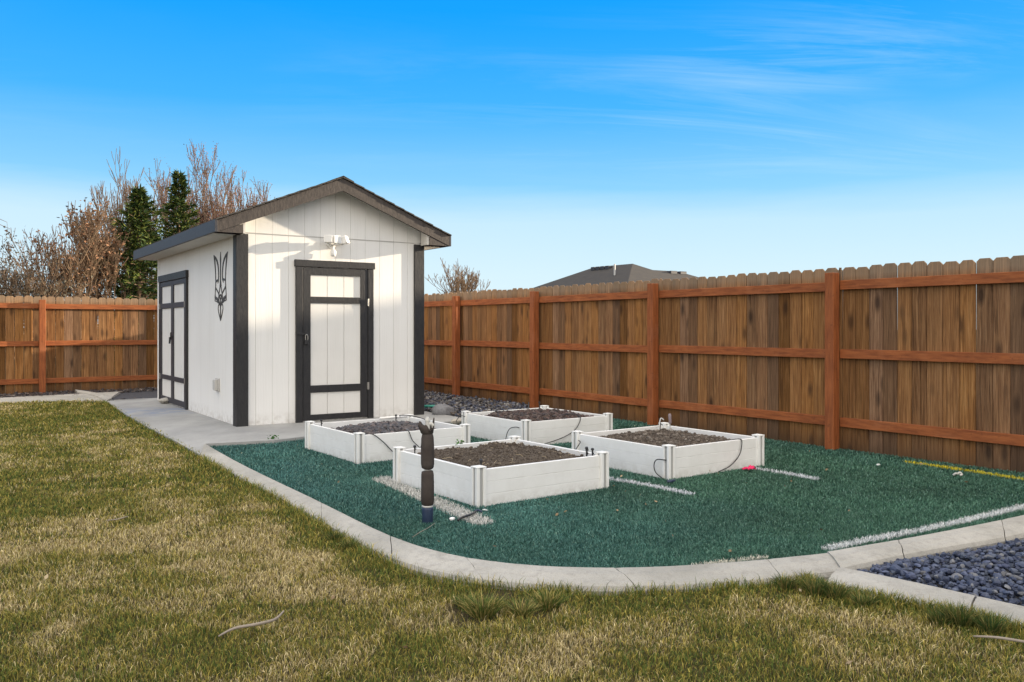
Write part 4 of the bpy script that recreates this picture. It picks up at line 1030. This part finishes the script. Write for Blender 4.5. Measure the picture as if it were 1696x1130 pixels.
bare_tree('bare_tree', tp(325,31), 1.23+(542-238)*31/F, .85, .13, 'tall bare tree with reddish twigs behind the two evergreens', 'tree', M_bark2, 44, 5, 1.15, 6, budmat=M_bud, minr=.009, kids=(2,3), trunk_f=.2)
bare_tree('bare_tree', tp(238,33), 1.23+(542-262)*33/F, .55, .11, 'bare upright tree behind the darker evergreen', 'tree', M_bark2, 14, 5, 1.1, 5, minr=.010, kids=(2,3), trunk_f=.2)
bare_tree('bare_tree', tp(425,34), 1.23+(542-288)*34/F, .55, .10, 'bare reddish tree showing just above the shed roof slope', 'tree', M_bark2, 24, 5, 1.1, 4, budmat=M_bud, minr=.010, kids=(2,3), trunk_f=.2)
bare_tree('leafy_brown_tree', tp(172,22.5), 1.23+(542-318)*22.5/F, .65, .08, 'tree with clinging rust brown leaves left of the evergreens', 'tree', M_bark, 5, 5, .8, 3, M_leafbrown, .10, 3600, (.45,.95), minr=.007, kids=(2,3))
bare_tree('leafy_brown_tree', tp(112,21.5), 1.23+(542-335)*21.5/F, .7, .07, 'thin brown leaved tree with bare top shoots over the back fence', 'tree', M_bark, 6, 5, .8, 3, M_leafbrown, .09, 1800, (.05,.5), minr=.007, kids=(2,3))
bare_tree('shrub', tp(62,20.5), 1.23+(542-400)*20.5/F, .9, .05, 'low brown shrub with dark leaves over the left part of the back fence', 'shrub', M_bark, 7, 5, .5, 4, M_leafdark, .08, 1500, (.2,.7), minr=.006, kids=(2,3))
bare_tree('shrub', tp(18,30), 1.23+(542-452)*30/F, .9, .05, 'pale bare shrub low over the far left of the back fence', 'shrub', M_bark, 17, 5, .4, 5, minr=.006, kids=(2,4))
bare_tree('bare_tree', tp(755,42), 1.23+(542-430)*42/F, .95, .12, 'bare rounded tree seen over the long fence beside the shed', 'tree', M_bark, 8, 5, .6, 4, minr=.010, kids=(2,3), trunk_f=.22)
# weeping tree whose drooping shoots just enter at the left edge
wt = empty('weeping_tree', (*tp(-75,22),0)); tag(wt, 'weeping tree whose hanging twigs reach in at the left edge', 'tree')
tr_, br_, P_ = [(0,0,-.05,.05,0,1.6,.14,.11),(.05,0,1.6,.0,0,3.2,.11,.06),(.0,0,3.2,.0,0,4.0,.06,.03)], [], []
rd = random.Random(5)
for k in range(70):
    a = rd.uniform(0, 6.28); z0 = rd.uniform(1.8, 3.9); r1 = rd.uniform(.5, 1.35); p0 = Vector((0,0,z0)); p1 = Vector((math.cos(a)*r1*.6, math.sin(a)*r1*.6, z0+.45)); p2 = Vector((math.cos(a)*r1, math.sin(a)*r1, z0+.25))
    br_ += [(*p0, *p1, .02, .012), (*p1, *p2, .012, .006)]; q = p2
    for j in range(rd.randint(4, 9)):
        q2 = q+Vector((rd.gauss(0,.03), rd.gauss(0,.03), -.2)); br_.append((*q, *q2, .005, .004)); q = q2
        for _ in range(7): P_.append((q.x+rd.gauss(0,.05), q.y+rd.gauss(0,.05), q.z+rd.uniform(-.1,.1)))
        if q.z < .8: break
segs_mesh('trunk', tr_, M_bark, wt, 8); cr = segs_mesh('crown', br_, M_bark, wt, 3); leaves(np.array(P_), .07, 'foliage', M_leafdark, wt, 1.0)

# ------------------------------------------------------------------ neighbouring houses
def hip_house(name, pos, rz, Lx, Ly, wallh, rise, inset, label, ov=.5):
    root = empty(name, (*pos, 0), rz); tag(root, label, 'house')
    MB().box(-Lx/2, Lx/2, -Ly/2, Ly/2, -.02, wallh).build('wall', M_farwall, root)
    a, b = Lx/2+ov, Ly/2+ov; rx = a-inset
    vs = [(-a,-b,wallh),(a,-b,wallh),(a,b,wallh),(-a,b,wallh),(-rx,0,wallh+rise),(rx,0,wallh+rise),(-a,-b,wallh-.18),(a,-b,wallh-.18),(a,b,wallh-.18),(-a,b,wallh-.18)]
    rf = MB().add(vs, [(0,1,5,4),(1,2,5),(2,3,4,5),(3,0,4),(6,7,1,0),(7,8,2,1),(8,9,3,2),(9,6,0,3),(9,8,7,6)]).build('roof', M_farshingle, root)
    for sx in (-.25, .2):
        for sy in (-1, 1):
            w = MB(); x = sx*Lx; y = sy*Ly/2; w.box(x-.6, x+.6, y-.03, y+.03, .95, 2.15); wn = w.build('window', M_whitepl, root)
            MB().box(x-.53, x+.53, y-.035, y+.035, 1.02, 2.08).build('pane', M_glass, wn)
    return root, rf
# hip-roofed house beyond the long fence (peak at photo x 1048)
root, rf = hip_house('neighbour_house', (5.95, 49.35), math.atan2(.8185, -.5746), 11.1, 8.4, 2.75, 2.11, 4.4, 'neighbouring house with a dark blue shaded hip roof rising above the long fence')
for k in range(4):
    o = MB().box(-.16,.16,-.16,.16,-.1,.12).build('roof_vent', M_fasciaside, rf, bevel=.02); o.location = (-.1+k*.42, .45, 4.69)
o = MB().tube([(-1.9,1.6,3.9),(-1.9,1.6,4.75)], .05, 8).build('vent_pipe', M_greypl, rf)
root2, rf2 = hip_house('neighbour_house', (9.55, 52.6), math.atan2(.574, .818), 11.2, 8.8, 2.72, 2.05, 4.9, 'tan sunlit house roof just right of the dark blue hip roof')
for x in (.3, 1.15):
    o = MB().box(-.28,.28,-.2,.2,-.1,.10).build('roof_vent', M_fasciaside, rf2, bevel=.02); o.location = (x, -.35, 4.64)
hip_house('neighbour_house', tp(700, 60), math.radians(30), 9., 8., 2.5, .9, 3.5, 'far pale house just showing over the fence beside the shed corner')
# taller house outside the frame on the sunny side (it throws the yard into shade)
SUN_AZ = math.atan2(.916, .40); SUN_EL = math.radians(10)
Dd, w0, w1 = 30., -5., 14.5; wc = (w0+w1)/2
cx, cy = -.4*wc+.916*Dd, .916*wc+.4*Dd
hip_house('neighbour_house', (cx, cy), math.atan2(.916, -.4), w1-w0-1., 7.5, 4.3, 2.05, 2.2, 'two storey house beyond the long fence out on the sunny side')

# ------------------------------------------------------------------ camera, light, sky
cam = bpy.data.cameras.new('Camera'); co = bpy.data.objects.new('Camera', cam); COL.objects.link(co); SC.camera = co
co.location = (0, 0, HC); co.rotation_euler = (math.radians(90), 0, 0); cam.sensor_fit = 'HORIZONTAL'; cam.sensor_width = 36; cam.lens = 36*F/1696
cam.shift_y = -(565-HY)/1696; cam.clip_start = .05; cam.clip_end = 2000
sun = bpy.data.lights.new('Sun', 'SUN'); so = bpy.data.objects.new('Sun', sun); COL.objects.link(so)
sun.energy = 5.0; sun.angle = math.radians(.55); sun.color = (1, .84, .63)
sd = Vector((math.sin(SUN_AZ)*math.cos(SUN_EL), math.cos(SUN_AZ)*math.cos(SUN_EL), math.sin(SUN_EL)))
so.rotation_euler = sd.to_track_quat('Z', 'Y').to_euler(); so.location = (10, 5, 10)
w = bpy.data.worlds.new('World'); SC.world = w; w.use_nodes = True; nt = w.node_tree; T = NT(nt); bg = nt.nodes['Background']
sky = T.n('ShaderNodeTexSky', sky_type='NISHITA', sun_disc=False, sun_elevation=SUN_EL, sun_rotation=SUN_AZ, altitude=200., air_density=1.0, dust_density=.6, ozone_density=2.2)
gen = T.n('ShaderNodeTexCoord').outputs['Generated']
sep = T.n('ShaderNodeSeparateXYZ', i_Vector=gen)
sx, sy, z = sep.outputs
K = 3.65; FILL_VEIL = (2.02, 1.90, 1.74)
def kc(r, g, b_, k=K): return (r*k, g*k, b_*k)
base = T.ramp(z, [(0, (.74,.89,.96)), (.06, (.60,.83,.96)), (.16, (.27,.65,.99)), (.25, (.055,.46,1.)), (.35, (.0,.365,1.)), (.55, (.01,.30,.9))])
tint = T.mix(.08, base, T.mix(1., sky.outputs[0], (.11,.11,.11), 'MULTIPLY'))
# thin cirrus streaks, stronger to the right
ci = None
cv = T.n('ShaderNodeVectorMath', operation='DIVIDE', i_0=gen)
zc = T.mul(z, .12, 'ADD'); cc = T.n('ShaderNodeCombineXYZ', i_X=zc, i_Y=zc, i_Z=zc); T.l.new(cc.outputs[0], cv.inputs[1])
ci = noise(T, mapped(T, T.n('ShaderNodeVectorRotate', rotation_type='Z_AXIS', i_Vector=cv.outputs[0], i_Angle=-.16).outputs[0], (.6, 2.6, 1)), .95, 10, .68, dist=1.1)
patch = noise(T, mapped(T, gen, (1.3, 1.3, 4)), 1.6, 3, .5)
right = T.mr(sx, -.05, .40, .15, 1.)
cirrus = T.mul(T.mul(T.mr(ci, .46, .72), T.mr(patch, .36, .55)), right)
c1 = T.mix(T.mul(T.mul(cirrus, .50), T.mul(T.mr(z, .36, .30), T.mr(z, .15, .21)), clamp=True), tint, (.72,.90,1.))
# pale cloud bank low in the sky
edge = T.mul(z, T.mul(noise(T, mapped(T, gen, (1.5, 1.5, 14)), 1.5, 5, .55), .05), 'ADD')
left = T.mr(sx, -.30, .55, 1., .62)
bank = T.mul(T.mr(edge, .150, .185, .55, 0), left)
c2 = T.mix(bank, c1, (.74,.90,.97))
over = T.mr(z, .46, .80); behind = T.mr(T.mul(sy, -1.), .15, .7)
fill_veil = T.mul(T.mul(over, behind, 'MAXIMUM'), T.mr(z, -.02, .02), 'MULTIPLY')  # unseen bright veil overhead and behind the camera, added to lift the shade
c3 = T.mix(fill_veil, c2, FILL_VEIL)
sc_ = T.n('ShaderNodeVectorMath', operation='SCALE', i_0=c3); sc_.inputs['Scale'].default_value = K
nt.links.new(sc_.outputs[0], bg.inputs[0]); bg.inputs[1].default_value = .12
vs = SC.view_settings; vs.view_transform = 'Standard'; vs.look = 'None'; vs.gamma = 1; vs.exposure = 1.3
SC.render.engine = 'CYCLES'
